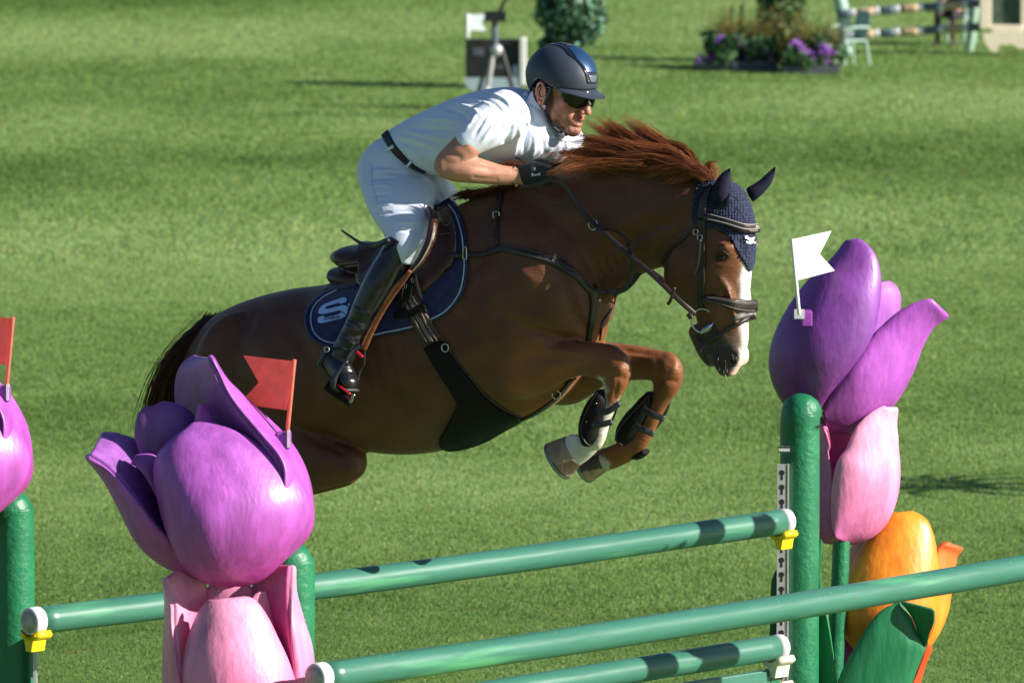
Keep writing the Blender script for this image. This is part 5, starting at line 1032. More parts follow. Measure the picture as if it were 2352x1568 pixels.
for poly in S_poly:
    q = Sp(*poly); from mathutils.geometry import tessellate_polygon
    tri_ = tessellate_polygon([[Vector((x, y, 0)) for x, y in q]]); gs.append(decal(q, [tuple(t_) for t_ in tri_], lambda v: v, PADB, .0030))
mk('emblem', join(*gs), M_logo, pad, smooth=False, fixn=False)
tv, tf = text_mesh('STABLES', 1.0, .015)
mk('lettering', decal(tv, tf, lambda v: (764.2+v[0]*9.9+v[1]*1.6, 730.8-v[1]*8.2-v[0]*1.9), PADB, .0048), M_hole, pad, smooth=False, fixn=False)
# saddle
saddle = empty('saddle', PM(900, 600, -.1), 'dark brown jumping saddle with stirrups, between the rider\'s leg and the navy pad', 'saddle')
seat = fuse('seat', [hloft([(784, 572, 792, 606, .10), (806, 563, 820, 618, .150), (850, 562, 868, 628, .165), (900, 548, 915, 620, .13), (960, 515, 978, 575, .10), (1010, 470, 1022, 535, .085), (1030, 462, 1040, 510, .06)], n=34, cap=(.7, .6)),
    hloft([(780, 612, 790, 655, .11), (812, 615, 830, 662, .145), (870, 615, 890, 655, .16)], n=16, cap=(.8, .4))], .005, 3, M_brown, saddle, [([(776, 610), (820, 606), (850, 602)], 3, -.008)])
SEB = bvh_of(seat)
mk('cantle_piping', join(*[strap([(778, 606+k), (815, 602+k), (846, 596+k)], .005, .004, SEB, .002) for k in (0, 8)]), M_stitch, seat)
mk('panel', hloft([(758, 664, 762, 670, .10), (790, 640, 800, 668, .15), (840, 638, 850, 668, .18), (870, 630, 880, 660, .19)], n=18, cap=(.5, .5)), mat('grey_brown_panel', (0.07, 0.05, 0.045), rough=.45, var=.1), saddle)
FL = c3((960, 170), (1000, 200), (1035, 270), (1052, 350), (1050, 470), (1022, 560), (930, 640), (845, 722), (790, 760), (700, 760), (600, 700), (420, 690), (405, 560), (415, 430), (540, 425), (700, 330), (860, 190))
flap = mk('flap', sheet(FL, bvh_of(body, pad, seat), .010, .010, center=(935, 600), nr=30, na=140, sm=24), M_brown, saddle)
FLB = bvh_of(flap)
mk('stitching', join(*[strap(c3(*q), .0022, .001, FLB, .001) for q in ([(902, 365), (960, 352), (1010, 346), (1046, 352)], [(960, 200), (1010, 240), (1040, 330), (1042, 470)], [(412, 450), (408, 560), (414, 660)], [(925, 200), (950, 270), (985, 305), (1010, 260)])]), M_stitch, flap)
# rolled knee block and twisted leathers in front of the knee
OFN = -.325
def ST(*pts, w, o, t=.006, m=M_brown, parent=saddle, nm='strap', free=None):
    q = c3(*pts); q = [(x, y, PM(x, y, o if free is None else f)[1]) for (x, y), f in zip(q, free or [o]*len(q))]; return mk(nm, strap(q, w, t, sm=2), m, parent)
mk('knee_roll', tube([PM(*c3(p)[0], o) for p, o in (((862, 195), -.20), ((893, 240), -.26), ((893, 320), -.31), ((868, 420), -.345), ((815, 520), -.365), ((755, 590), -.37))], [.016, .02, .02, .019, .016, .012], 14, 40), M_brown, saddle)
for k, dx in enumerate((-10, 8)): mk('roll_welt', tube([PM(*c3((p[0]+dx, p[1]))[0], o-.018) for p, o in (((862, 200), -.20), ((893, 245), -.26), ((890, 320), -.31), ((865, 420), -.345), ((812, 520), -.365), ((752, 592), -.37))], .004, 8, 40), M_stitch if k else M_brown, saddle)
sl = mk('stirrup_leather', join(strap([(x, y, PM(x, y, -.405)[1]) for x, y in c3((748, 590), (700, 660), (600, 800), (520, 940), (445, 1108))], .017, .005), strap([(x, y, PM(x, y, -.395)[1]) for x, y in c3((735, 600), (640, 700), (560, 830), (480, 970), (425, 1090))], .008, .004)), M_tan, saddle, label='tan stirrup leather')
M_iron = mat('black_stirrup', (0.045, 0.05, 0.06), rough=.22, metal=.6, var=.1); M_redp = mat('red_tread', (0.45, 0.01, 0.02), rough=.4)
def E3(pts, o): return [PM(*cE(p)[0], oo) for p, oo in zip(pts, o)]
sti = empty('tmp', (0, 0, 0), 'x', 'x'); bpy.data.objects.remove(sti)
stp = mk('stirrup', join(tube(E3([(1270, 370), (1180, 400), (1080, 470), (1000, 600), (880, 780), (790, 920), (740, 1040), (735, 1120), (780, 1190), (860, 1245)], [-.41, -.42, -.435, -.45, -.465, -.475, -.48, -.48, -.475, -.47]), [.007, .007, .006, .006, .007, .010, .014, .014, .010, .006], 10, 40),
                         tube(E3([(1270, 370), (1330, 440), (1345, 520), (1340, 680), (1250, 850), (1200, 1060), (1150, 1250)], [-.41, -.405, -.40, -.40, -.40, -.41, -.42]), .005, 10, 30)), M_iron, saddle)
tb = strap([(x, y, PM(x, y, -.445)[1]) for x, y in cE((630, 1100), (800, 1230), (960, 1330), (1100, 1420))], .05, .02, sm=1)
mk('footbed', tb, M_blk, stp)
mk('tread_insert', join(*[strap([(x, y, PM(x, y, -.475)[1]) for x, y in cE(*q)], .010, .006, sm=0) for q in ([(820, 1105), (920, 1190), (1070, 1300)], [(985, 1335), (1045, 1375)])]), M_redp, stp)
mk('release_clip', strap([(x, y, PM(x, y, -.425)[1]) for x, y in cE((1190, 465), (1250, 520), (1310, 575))], .014, .006, sm=0), M_redp, stp)
mk('end_clip', strap([(x, y, PM(x, y, -.47)[1]) for x, y in cE((1130, 1290), (1100, 1380), (1070, 1450))], .012, .008, sm=0), M_steel, stp)
# billets hanging below the flap
mk('billet', join(*[strap([(x, y, PM(x, y, -.345)[1]) for x, y in c3(*q)], .016, .005) for q in ([(748, 600), (735, 700), (700, 790), (690, 830)], [(770, 600), (745, 700), (740, 780)], [(690, 700), (675, 790), (660, 830)], [(772, 610), (790, 700), (815, 780)])]), M_blk, saddle)
mk('billet_buckle', join(*[tube([PM(*c3((cx_+9*math.cos(a), cy_+13*math.sin(a)))[0], -.352) for a in np.linspace(0, 6.283, 12)], .002, 6, 24) for cx_, cy_ in ((760, 655), (715, 690))]), M_steel, saddle)
# riding whip
wp = [(x, y) for x, y in c3((300, 330), (360, 372), (430, 415), (500, 432), (540, 425), (600, 395))]
whip = mk('riding_whip', tube([PM(x, y, -.30-.02*i) for i, (x, y) in enumerate(wp)], [.004, .005, .007, .008, .009, .010], 8, 30), M_lea, None, label='short dark riding whip sticking out behind the rider\'s knee', cat='riding whip')
# girth with stud guard
BVA = bvh_of(body, pad)
girth = empty('girth', PM(1050, 850, -.3), 'black girth with a wide belly guard buckled behind the horse\'s elbow', 'girth')
web = mk('webbing', strap(c3((740, 760), (790, 860), (840, 960), (895, 1050)), [.066, .07, .078, .078], .008, BVA, .012), M_brown, girth)
mk('webbing_stripe', join(*[strap([((x+dx)/1.0, y) for x, y in c3((740, 760), (790, 860), (840, 960), (895, 1050))], .006, .003, BVA, .019) for dx in (-12, -2, 2, 12)]), mat('grey_elastic', (0.16, 0.14, 0.13), rough=.7), web)
GP = [(974, 800), (1016, 782), (1040, 818), (1078, 868), (1110, 908), (1150, 940), (1195, 962), (1160, 984), (1110, 1012), (1060, 1028), (1022, 1030), (1008, 1012), (1030, 980), (1050, 950), (1046, 915), (1010, 860)]
gd = mk('belly_guard', sheet(GP, BV, .006, .010, center=(1055, 925), nr=26, na=130, sm=10), M_blk, girth)
mk('guard_edge', strap([(1018, 785), (1045, 822), (1082, 868), (1115, 905), (1152, 935), (1195, 957)], .008, .006, bvh_of(gd, body), .003), M_lea, girth)
mk('cross_strap', strap(c3((665, 885), (740, 870), (860, 835)), .030, .006, BVA, .022), M_blk, girth)
mk('girth_ring', tube([cast(BVA, 1022, 797)[0]+np.array([math.cos(a)*.013, -.022, math.sin(a)*.015]) for a in np.linspace(0, 6.283, 16)], .0028, 8, 40), M_steel, girth)
tailp = strap([(1192, 965), (1225, 950), (1255, 930), (1280, 910), (1300, 885), (1315, 868)], .030, .007, BV, .005)
mk('between_legs_strap', tailp, M_lea, girth); hh = cast(BV, 1277, 908)
mk('buckle', tube([P(1277+11*math.cos(a)*.9, 906+9*math.sin(a), hh[0][1]-.02) for a in np.linspace(0, 6.283, 14)], .003, 8, 32), M_steel, girth)
# breastplate
BVG = bvh_of(body, pad, flap)
bp = empty('breastplate', PM(1250, 600, -.2), 'dark leather breastplate with neck strap across the horse\'s chest', 'breastplate')
mk('shoulder_strap', strap(cS((-120, 595), (0, 590), (70, 585), (200, 585), (310, 550), (390, 525), (500, 540), (700, 590), (900, 660), (1060, 750), (1160, 860), (1225, 925)), [.018, .02, .022, .026, .034, .036, .036, .034, .030], .010, BVG, .006), M_lea, bp)
mk('edge_piping', join(*[strap([(x, y+d_) for x, y in cS((390, 525), (500, 540), (700, 590), (900, 660), (1060, 750), (1160, 860), (1225, 925))], .003, .003, bvh_of(body), .015) for d_ in (-6, 5)]), mat('grey_edge', (0.09, 0.085, 0.09), rough=.5), bp)
mk('chest_strap', strap(cS((1225, 900), (1250, 960), (1245, 1060), (1225, 1180), (1210, 1290), (1195, 1380)), [.05, .05, .032, .028, .028, .028], .008, BV, .006), M_lea, bp)
mk('centre_stud', ellipsoid(cast(BV, *cS((1288, 1012))[0])[0]+np.array([0.004, -.014, .004]), (.007, .007, .009)), mat('brass_stud', (0.5, 0.42, 0.25), metal=.8, rough=.3), bp)
mk('far_strap', strap(cS((1452, 960), (1430, 1050), (1400, 1110), (1320, 1215), (1315, 1290), (1300, 1380)), .008, .005, BV, .003), M_lea, bp)
ns = mk('neck_strap', strap(cS((400, -20), (375, 60), (358, 150), (350, 230), (345, 330), (348, 420), (352, 500)), [.022, .022, .02, .018, .018, .022], .007, BV, .005), M_lea, bp)
for cx_, cy_ in ((350, 230), (346, 395)):
    h = cast(BV, *cS((cx_, cy_))[0]); mk('strap_buckle', tube([h[0]+h[1]*.012+np.array([sx*.012, 0, sz*.010]) for sx, sz in ((-1, -1), (1, -1), (1, 1), (-1, 1), (-1, -1))], .0026, 6, 32), M_steel if cy_ < 300 else M_lea, ns)
h = cast(bvh_of(pad), 1066, 584); mk('saddle_buckle', tube([h[0]+h[1]*.016+np.array([sx*.007, 0, sz*.020]) for sx, sz in ((-1, -1), (1, -1), (1, 1), (-1, 1), (-1, -1))], .0028, 6, 32), M_steel, bp)
def Yn(x, o): return PM(x, 600, o)[1]
# martingale fork hanging free under the neck
mg = empty('martingale', PM(1400, 650, -.05), 'thin martingale straps looping from the breastplate up to the reins', 'martingale')
mk('fork_strap', join(strap([(x, y, Yn(x, o)) for (x, y), o in zip(cS((1260, 900), (1330, 930), (1420, 935), (1490, 930), (1560, 850), (1600, 750), (1622, 660), (1600, 560), (1570, 480)), (-.12, -.11, -.09, -.09, -.10, -.11, -.12, -.125, -.13))], .016, .006),
                      strap([(x, y, Yn(x, o)) for (x, y), o in zip(cS((1420, 935), (1500, 930), (1580, 880), (1660, 780), (1720, 690), (1745, 660)), (-.08, -.06, -.04, -.02, 0, .02))], .016, .006)), M_lea, mg)
mk('rein_ring', tube([PM(*cS((1240+38*math.cos(a), 303+50*math.sin(a)))[0], -.155) for a in np.linspace(0, 6.283, 20)], .0035, 8, 50), M_steel, mg)
mk('rein_ring', tube([PM(*cS((1775+28*math.cos(a), 700+36*math.sin(a)))[0], .03) for a in np.linspace(0, 6.283, 20)], .0035, 8, 50), M_steel, mg)
mk('thin_strap', strap([(x, y, Yn(x, -.145)) for x, y in cS((1215, 350), (1290, 348), (1400, 352), (1490, 385), (1560, 450), (1580, 475))], .009, .004), M_lea, mg)
mk('keeper', box(PM(*cS((1435, 930))[0], -.095), (.02, .012, .012)), M_lea, mg, smooth=False)
mk('buckle', join(tube([PM(*cS((1575+20*math.cos(a), 475+20*math.sin(a)))[0], -.14) for a in np.linspace(0, 6.283, 12)], .003, 6, 24)), M_lea, mg, smooth=False)
# ear bonnet
bon = empty('ear_bonnet', PM(1670, 480), 'navy crocheted ear bonnet over the horse\'s forehead and ears', 'ear bonnet')
M_croc = mat('navy_crochet', (0.020, 0.030, 0.085), rough=0.9, var=.2, vscale=120, sheen=.15, sheencol=(.5, .6, 1), knit=88)
BP = cB((560, 308), (700, 330), (840, 385), (1000, 405), (1090, 450), (1170, 640), (1215, 800), (1245, 1000), (1275, 1200), (1315, 1340), (1312, 1470), (1300, 1568), (1285, 1605), (1270, 1625), (1240, 1640), (1030, 1560), (960, 1500), (900, 1360), (840, 1260), (740, 1170), (620, 1120), (490, 1085), (410, 1110), (300, 1130), (240, 1050), (235, 850), (250, 650), (290, 470), (380, 370))
BP[15:16] = [(1741*1.0, 619.0)]; BP[16:17] = [(1712, 622)]
def knit(px):
    x, y = px[..., 0], px[..., 1]; return (np.abs(np.sin(x*.62+.6*np.sin(y*.5)))*np.abs(np.sin(y*.55+.05*x)))**.7*.0042
# lay the bonnet on the head, extended a little past the silhouette so that it wraps the forehead
bn = fuse('bonnet_cloth', [hloft([(1625, 402, 1590, 462, .075), (1668, 409, 1577, 520, .098), (1712, 430, 1580, 560, .104), (1731, 478, 1592, 590, .112)], n=22, N=40, cap=(.4, .2))], .0035, 3, M_croc, bon)
n_ = len(bn.data.vertices); co = np.empty(n_*3); no = np.empty(n_*3); bn.data.vertices.foreach_get('co', co); bn.data.vertices.foreach_get('normal', no); co = co.reshape(-1, 3); no = no.reshape(-1, 3)
# cut the cloth from the head's own skin: keep faces of an offset copy inside the outline
def skin_cloth(name, poly, off, m, parent, h=None, both=True, src=body, shrink=None):
    me = src.data; n = len(me.vertices); co = np.empty(n*3); no = np.empty(n*3); me.vertices.foreach_get('co', co); me.vertices.foreach_get('normal', no); co = co.reshape(-1, 3); no = no.reshape(-1, 3)
    d = (co-PM(1000, 800)); lat = d@HL; q = co-HL[None, :]*(lat+ (0))[:, None]; p0 = proj(co); pm = proj(q)     # outline measured on the horse's midplane: symmetric
    tgt = proj(co - HL[None, :]*(lat+np.abs(lat))[:, None]) if both else p0
    inside = inpoly(tgt, poly); F = [tuple(f.vertices) for f in me.polygons]; K = [f for f in F if sum(inside[list(f)]) >= len(f)]
    used = sorted({i for f in K for i in f}); mp = {v: i for i, v in enumerate(used)}
    hh = np.zeros(n) if h is None else h(tgt); V = co[used]+no[used]*(off+hh[used])[:, None]; Fn = [tuple(mp[i] for i in f) for f in K]
    o = mk(name, (V, Fn), m, parent, fixn=False); s = o.modifiers.new('s', 'SOLIDIFY'); s.thickness = .006; s.offset = -1; return o
bpy.data.objects.remove(bn)
BP2 = [(1606, 398), (1680, 405), (1735, 430), (1760, 500), (1770, 560), (1772, 622), (1741, 624), (1715, 622), (1703, 600), (1694, 585), (1686, 566), (1676, 550), (1660, 536), (1640, 528), (1620, 524), (1600, 524), (1590, 510), (1588, 480), (1592, 450), (1598, 425)]
bn = skin_cloth('bonnet_cloth', BP2, .006, M_croc, bon, knit)
BNB = bvh_of(bn); BVH_ = bvh_of(body, bn)
M_earc = mat('navy_lycra', (0.010, 0.011, 0.030), rough=0.7, spec=.25, var=.15, bump=.3, bscale=60, dist=.004)
def earpiece(l, r, o, yb, ratio):
    a = patch(l, r, PM(l[0][0], 0, o)[1], PM(r[0][0], 0, o)[1], ratio); b = patch(l, r, PM(l[0][0], 0, o)[1]+.004, PM(r[0][0], 0, o)[1]+.004, [-r_ for r_ in np.atleast_1d(ratio)])
    return join(a, b)
mk('ear_cover', earpiece(cB((560, 780), (500, 620), (530, 450), (590, 330), (680, 220), (805, 135)), cB((640, 775), (760, 660), (815, 520), (838, 380), (832, 240), (818, 132)), -.085, 0, [-.5, -.7, -.6, -.3]), M_earc, bon, label='near ear cover')
mk('ear_cover', earpiece(cB((1120, 590), (1085, 470), (1200, 395), (1310, 320), (1420, 220), (1548, 108)), cB((1190, 690), (1280, 620), (1400, 500), (1490, 380), (1540, 250), (1562, 125)), .07, 0, [-.5, -.7, -.6, -.3]), M_earc, bon, label='far ear cover')
mk('ear_fold', tube([PM(*cB((570, 775))[0], -.10), PM(*cB((700, 740))[0], -.115), PM(*cB((800, 640))[0], -.115), PM(*cB((815, 560))[0], -.10)], [.006, .014, .012, .005], 10, 20), M_earc, bon)
wh = mat('white_print', (0.85, 0.86, 0.88), rough=.6, var=0)
Kp = [[(1062, 1245), (1090, 1238), (1108, 1268), (1150, 1268), (1150, 1290), (1100, 1298), (1060, 1282)], [(1100, 1290), (1175, 1262), (1205, 1258), (1200, 1290), (1165, 1318), (1120, 1312)], [(1072, 1310), (1100, 1322), (1155, 1318), (1185, 1310), (1235, 1366), (1195, 1366), (1165, 1345), (1160, 1368), (1090, 1366), (1068, 1345)]]
gs = []
for poly in Kp:
    q = cB(*poly); bm = bmesh.new(); f = bm.faces.new([bm.verts.new((x, y, 0)) for x, y in q]); bmesh.ops.triangulate(bm, faces=[f]); bmesh.ops.subdivide_edges(bm, edges=list(bm.edges), cuts=2); bmesh.ops.triangulate(bm, faces=bm.faces)
    bm.verts.index_update(); gs.append(decal([(v.co.x, v.co.y) for v in bm.verts], [tuple(v.index for v in f.verts) for f in bm.faces], lambda v: v, BNB, .0055)); bm.free()
mk('emblem', join(*gs), wh, bon, smooth=False, fixn=False)
# bridle
br = empty('bridle', PM(1630, 620), 'dark brown leather bridle with steel ring bit on the horse\'s head', 'bridle')
def HSr(pts, w, t=.007, off=.004, bv=None, nm='strap', m=M_lea, par=None, **k): return mk(nm, strap(pts, w, t, bv or BVH_, off, **k), m, par or br)
HSr(cB((530, 420), (450, 520), (400, 640), (385, 760), (370, 880), (350, 960)), [.014, .028, .032, .032, .03], .010, .008, nm='crownpiece')
bb = HSr(cB((400, 935), (520, 950), (700, 990), (880, 1050), (1020, 1100), (1140, 1115), (1230, 1120), (1285, 1105)), [.024, .026, .030, .030, .036, .040, .038, .034], .014, .010, nm='browband')
BBB = bvh_of(bb)
mk('browband_piping', join(*[strap([(x, y+d_) for x, y in cB((440, 925), (560, 950), (740, 995), (900, 1045), (1030, 1085), (1140, 1095), (1220, 1095), (1270, 1085))], .004, .003, BBB, .002) for d_ in (-5.5, 5)]), mat('pale_grey_piping', (0.30, 0.28, 0.29), rough=.4, var=.05), bb)
mk('browband_mark', strap(cB((1120, 1150), (1190, 1160), (1262, 1152)), .004, .002, BBB, .002), M_stitch, bb)
HSr(cB((330, 960), (330, 1150), (335, 1350), (325, 1568))+cN((330, 60), (338, 220), (350, 350)), .018, .007, .006, nm='cheekpiece')
HSr(cB((385, 960), (390, 1200), (385, 1400), (385, 1568))+cN((385, 60), (400, 170)), .014, .006, .006, nm='noseband_hanger')
for cx_, cy_ in ((287, 1180), (355, 1270)):
    h = cast(BV, *cB((cx_, cy_))[0]); mk('cheek_buckle', tube([h[0]+h[1]*.016+np.array([sx*.009, 0, sz*.008]) for sx, sz in ((-1, -1), (1, -1), (1, 1), (-1, 1), (-1, -1))], .0022, 6, 30), M_steel, br)
mk('loose_strap_end', strap([(x, y, Yn(x, -.15)) for x, y in cS((2238, 440), (2232, 560), (2215, 680), (2170, 790))], .010, .004), M_lea, br)
HSr(cS((2330, 215), (2240, 290), (2120, 400), (2000, 520), (1920, 600), (1885, 660)), .013, .006, .005, nm='throatlash')
nb = HSr(cN((380, 170), (500, 178), (700, 215), (900, 265), (1060, 290), (1160, 290), (1225, 285)), [.020, .024, .030, .040, .046, .046, .044], .016, .010, bv=BV, nm='noseband')
NBB = bvh_of(nb)
mk('noseband_piping', join(*[strap([(x, y+d_*k_) for (x, y), k_ in zip(cN((430, 175), (520, 185), (700, 220), (900, 268), (1060, 292), (1150, 292), (1215, 290)), (.4, .5, .7, 1, 1.1, 1.15, 1.15))], .0032, .003, NBB, .002) for d_ in (-8.5, -5, 9)]), mat('warm_grey_piping', (0.16, 0.13, 0.13), rough=.4, var=.05), nb)
HSr(cN((860, 490), (960, 475), (1080, 440), (1180, 425), (1235, 450)), [.014, .018, .018, .016], .008, .008, bv=BV, nm='flash_strap', m=mat('grey_leather', (0.08, 0.075, 0.08), rough=.4))
HSr(cN((1235, 450), (1190, 475), (1100, 500), (980, 560), (860, 630), (740, 700), (640, 770), (560, 820), (480, 860)), .016, .007, .006, bv=BV, nm='flash_strap')
HSr(cN((1175, 385), (1200, 430), (1180, 480)), .014, .010, .014, bv=BV, nm='flash_loop')
hb = cast(BV, 1614, 737)[0][1]
bit = mk('bit_ring', tube([P(*cN((365+178*math.cos(a), 530+192*math.sin(a)))[0], hb-.025) for a in np.linspace(0, 6.283, 30)], .0042, 10, 90, cap=(0, 0)), M_steel, br)
mk('mouthpiece', tube([P(*cN((350, 725))[0], hb-.025), P(*cN((430, 660))[0], hb-.028), P(*cN((530, 590))[0], hb-.015), P(*cN((620, 620))[0], hb+.02)], [.007, .011, .012, .008], 10, 20), M_steel, bit)
HSr(cN((555, 600), (600, 700), (580, 800), (560, 900)), .008, .003, .001, bv=BV, nm='lip_strap')
# reins
rn = empty('reins', PM(1450, 600, -.15), 'dark leather reins running from the bit ring to the rider\'s gloved hands', 'reins')
def rein(pts, w=.019): return strap([(x, y, Yn(x, o)) for x, y, o in pts], w, .006, sm=2)
mk('rein', rein([(1597, 722, -.115), (1560, 690, -.15), (1500, 632, -.165), (1440, 580, -.17), (1400, 545, -.17), (1357, 508, -.165), (1328, 475, -.175), (1306, 440, -.19), (1290, 420, -.21), (1262, 412, -.225)]), M_lea, rn)
mk('rein', rein([(1560, 668, .10), (1520, 640, .08), (1470, 604, .06)], .018), M_lea, rn, label='far rein')
mk('rein_stop', join(strap([(x, y, Yn(x, -.175)) for x, y in cS((2000, 885), (1985, 950), (1965, 1010), (1940, 1045))], .013, .006, sm=0), strap([(x, y, Yn(x, -.13)) for x, y in cS((2130, 1140), (2150, 1160), (2160, 1180))], .02, .014, sm=0)), M_lea, rn)
mk('rein_end', join(rein([(1262, 412, -.225), (1240, 424, -.235), (1215, 430, -.24), (1195, 428, -.235)], .015), tube([PM(*p) for p in ((1225, 428, -.2), (1238, 443, -.2), (1258, 440, -.2), (1272, 425, -.2))], .003, 8, 20)), M_lea, rn)
mk('bight', tube([PM(*p) for p in ((1140, 378, -.10), (1160, 363, -.12), (1185, 362, -.14), (1200, 372, -.16), (1205, 385, -.17))], .0035, 8, 24), M_lea, rn)
# tendon boots on the forelegs
def tboot(poly, off, o, lab, dx=0):
    t = empty('tendon_boot', PM(poly[0][0], poly[0][1], o), lab, 'tendon boot', 'black tendon boots on the forelegs'); return t
def shell(l, nm, par, off, m=M_blk, sq=1.0): return mk(nm, limb(l, n=26, off=off, N=30, cap=(.3, .45)), m, par)
t1 = tboot([(1375, 950)], 0, NO-.02, 'black tendon boot on the white-socked foreleg nearest the camera')
sh1 = shell([(1382, 897, 10, .040), (1380, 917, 22, .046), (1369, 943, 28, .047), (1358, 973, 28.5, .046), (1355, 1000, 26, .047), (1353, 1018, 16, .042)], 'shell', t1, NO-.010)
t2 = tboot([(1470, 960)], 0, FO-.02, 'black tendon boot on the brown far foreleg')
sh2 = shell([(1496, 904, 10, .040), (1487, 922, 18, .045), (1473, 945, 23, .046), (1456, 968, 27, .046), (1440, 995, 27, .047), (1430, 1012, 18, .042)], 'shell', t2, FO-.008)
shell([(1484, 1036, 7, .028), (1466, 1047, 8, .03), (1448, 1048, 5, .02)], 'front_pad', t2, FO+.01)
for t, so_, poly in ((t1, sh1, [(1376, 887), (1392, 900), (1401, 918), (1396, 941), (1386, 967), (1381, 992), (1371, 1020), (1354, 1028), (1337, 1010), (1333, 982), (1343, 950), (1359, 918)]), (t2, sh2, [(1497, 898), (1505, 914), (1503, 934), (1488, 956), (1475, 980), (1461, 996), (1446, 1024), (1428, 1026), (1414, 1012), (1415, 996), (1429, 973), (1455, 943)])):
    sb = bvh_of(so_); c_ = np.mean(poly, 0); hs_ = [cast(sb, *(c_+(np.array(v)-c_)*.93)) for v in cr(np.array(poly+poly[:1], float), 60)]; hs_ = [h[0]+h[1]*.0005 for h in hs_ if h]; assert len(hs_) > 10
    mk('rim', tube(hs_, .0032, 8, cap=(.2, .2)), M_lea, t)
    for k in range(5):
        a = cast(sb, c_[0]+8-k*2.2, c_[1]-34+k*7); b_ = cast(sb, c_[0]+1-k*2.2, c_[1]-31+k*7)
        if a and b_: mk('vent', tube([a[0], b_[0]], .0016, 6, 3), M_hole, t)
shell([(1419, 900, 4, .02), (1412, 925, 7, .03), (1402, 958, 6, .03), (1394, 985, 3, .02)], 'far_flap', t1, NO+.02)
shell([(1536, 908, 3, .02), (1529, 932, 5, .03), (1516, 962, 5, .03), (1500, 988, 3, .02)], 'far_flap', t2, FO+.02)
for t, o, prs in ((t1, NO, ([(1363, 939), (1392, 946), (1424, 925)], [(1349, 973), (1376, 975), (1407, 968)])), (t2, FO, ([(1468, 936), (1497, 950), (1526, 962)], [(1447, 973), (1474, 985), (1502, 997)]))):
    for q in prs:
        V = strap([(x, y, Yn(x, o-.050+abs(i-1)*.012)) for i, (x, y) in enumerate(q)], .024, .006, sm=1); mk('strap', V, mat('strap_rubber', (0.03, 0.03, 0.03), rough=.4), t)
for x, y in ((1375, 923), (1352, 965)): mk('stud', ellipsoid(PM(x-11+6, y+3, NO-.055), (.0035, .0035, .0035), N=8), mat('stud_brass', (0.5, 0.42, 0.25), metal=.8, rough=.3), t1)
# ================================================================== BACKGROUND
def ground_Y(x, y): return G(x, y)[1]
def leafcloud(name, blobs, n, size, cols, m, parent, seed=1, kindlabel=None, pointed=1.7):
    R_ = np.random.default_rng(seed); wts = np.array([b[2] for b in blobs], float); wts /= wts.sum(); V = []; F = []; C = []; k = 0
    for i in range(n):
        c, r, _ = blobs[R_.choice(len(blobs), p=wts)]; u = R_.normal(0, 1, 3); u /= np.linalg.norm(u); p = np.array(c)+u*np.array(r)*R_.uniform(.45, 1.0)**.6
        a = R_.normal(0, 1, 3); a /= np.linalg.norm(a); b = np.cross(a, u+R_.normal(0, .4, 3)); b /= np.linalg.norm(b)+1e-9; s = size*R_.uniform(.6, 1.3)
        q = [p-a*s*pointed*.5, p+b*s*.4, p+a*s*pointed*.5, p-b*s*.4]; V += q; F.append((k, k+1, k+2, k+3)); k += 4
        col = np.array(cols[R_.integers(len(cols))])*R_.uniform(.7, 1.3); C += [col]*4
    return mk(name, (V, F), m, parent, smooth=False, col=np.array(C), fixn=False)
M_fol = mat('foliage', rough=0.5, spec=0.4, vcol=True, var=.2, vscale=10, transl=.3)
M_bark = mat('bark', (0.16, 0.10, 0.06), rough=.9, var=.3, vscale=20, bump=.6)
M_soil = mat('soil', (0.03, 0.022, 0.016), rough=.95, var=.4)
M_box = mat('slate_planter', (0.075, 0.085, 0.105), rough=.6, var=.2)
M_pale = mat('pale_green_plastic', (0.36, 0.52, 0.44), rough=.45, var=.08)
M_wht = mat('white_paint', (0.78, 0.78, 0.78), rough=.45, var=.05); M_pb = mat('pale_blue_board', (0.34, 0.44, 0.50), rough=.5, var=.05)
M_black = mat('black_panel', (0.012, 0.013, 0.015), rough=.5, var=.2); M_tanp = mat('tan_paint', (0.52, 0.38, 0.23), rough=.45, var=.12); M_slate = mat('slate_blue_paint', (0.10, 0.14, 0.18), rough=.4, var=.1)
M_creamw = mat('cream_wood', (0.78, 0.70, 0.54), rough=.55, var=.06)
# --- timing board with a tripod, behind the rider
Yb = ground_Y(1135, 252)
tb_ = empty('timing_board', np.array([P(1135, 252, Yb)[0], Yb, 0]), 'black and pale blue board with a white upright, behind the rider\'s helmet', 'board')
def slab(x0, y0, x1, y1, Y, dY, m, nm, par):
    a = P(x0, y0, Y); b = P(x1, y1, Y); c = (a+b)/2; o = mk(nm, box(c, (abs(b[0]-a[0])/2, dY, abs(b[2]-a[2])/2)), m, par, smooth=False); bevel_mod(o, .01); return o
slab(1069, 90, 1193, 178, Yb+.02, .03, M_black, 'panel', tb_)
slab(1194, 86, 1209, 196, Yb, .06, M_wht, 'upright', tb_); slab(1178, 150, 1194, 180, Yb, .04, M_pb, 'bracket', tb_)
V = [P(x, y, Yb+d_) for d_ in (-.05, .05) for x, y in ((1066, 179), (1210, 179), (1208, 196), (1180, 210), (1176, 250), (1098, 250), (1094, 212), (1068, 196))]
mk('base', (V, [tuple(range(8)), tuple(range(15, 7, -1))]+[(i, i+8, (i+1) % 8+8, (i+1) % 8) for i in range(8)]), M_pb, tb_, smooth=False)
for q in ((1085, 110, 1110, 128), (1130, 150, 1160, 158), (1140, 120, 1160, 128)): slab(*q, Yb-.012, .004, mat('screen_grey', (0.08, 0.10, 0.12), rough=.3), 'screen_mark', tb_)
flw = empty('marker_flag', P(1072, 88, Yb-.05), 'small white flag standing on the black board behind the rider', 'flag', 'red and white marker flags')
mk('flag_pole', tube([P(1073, 88, Yb-.05), P(1074, 33, Yb-.05)], .02, 8, 4, cap=(.2, .2)), M_white, flw)
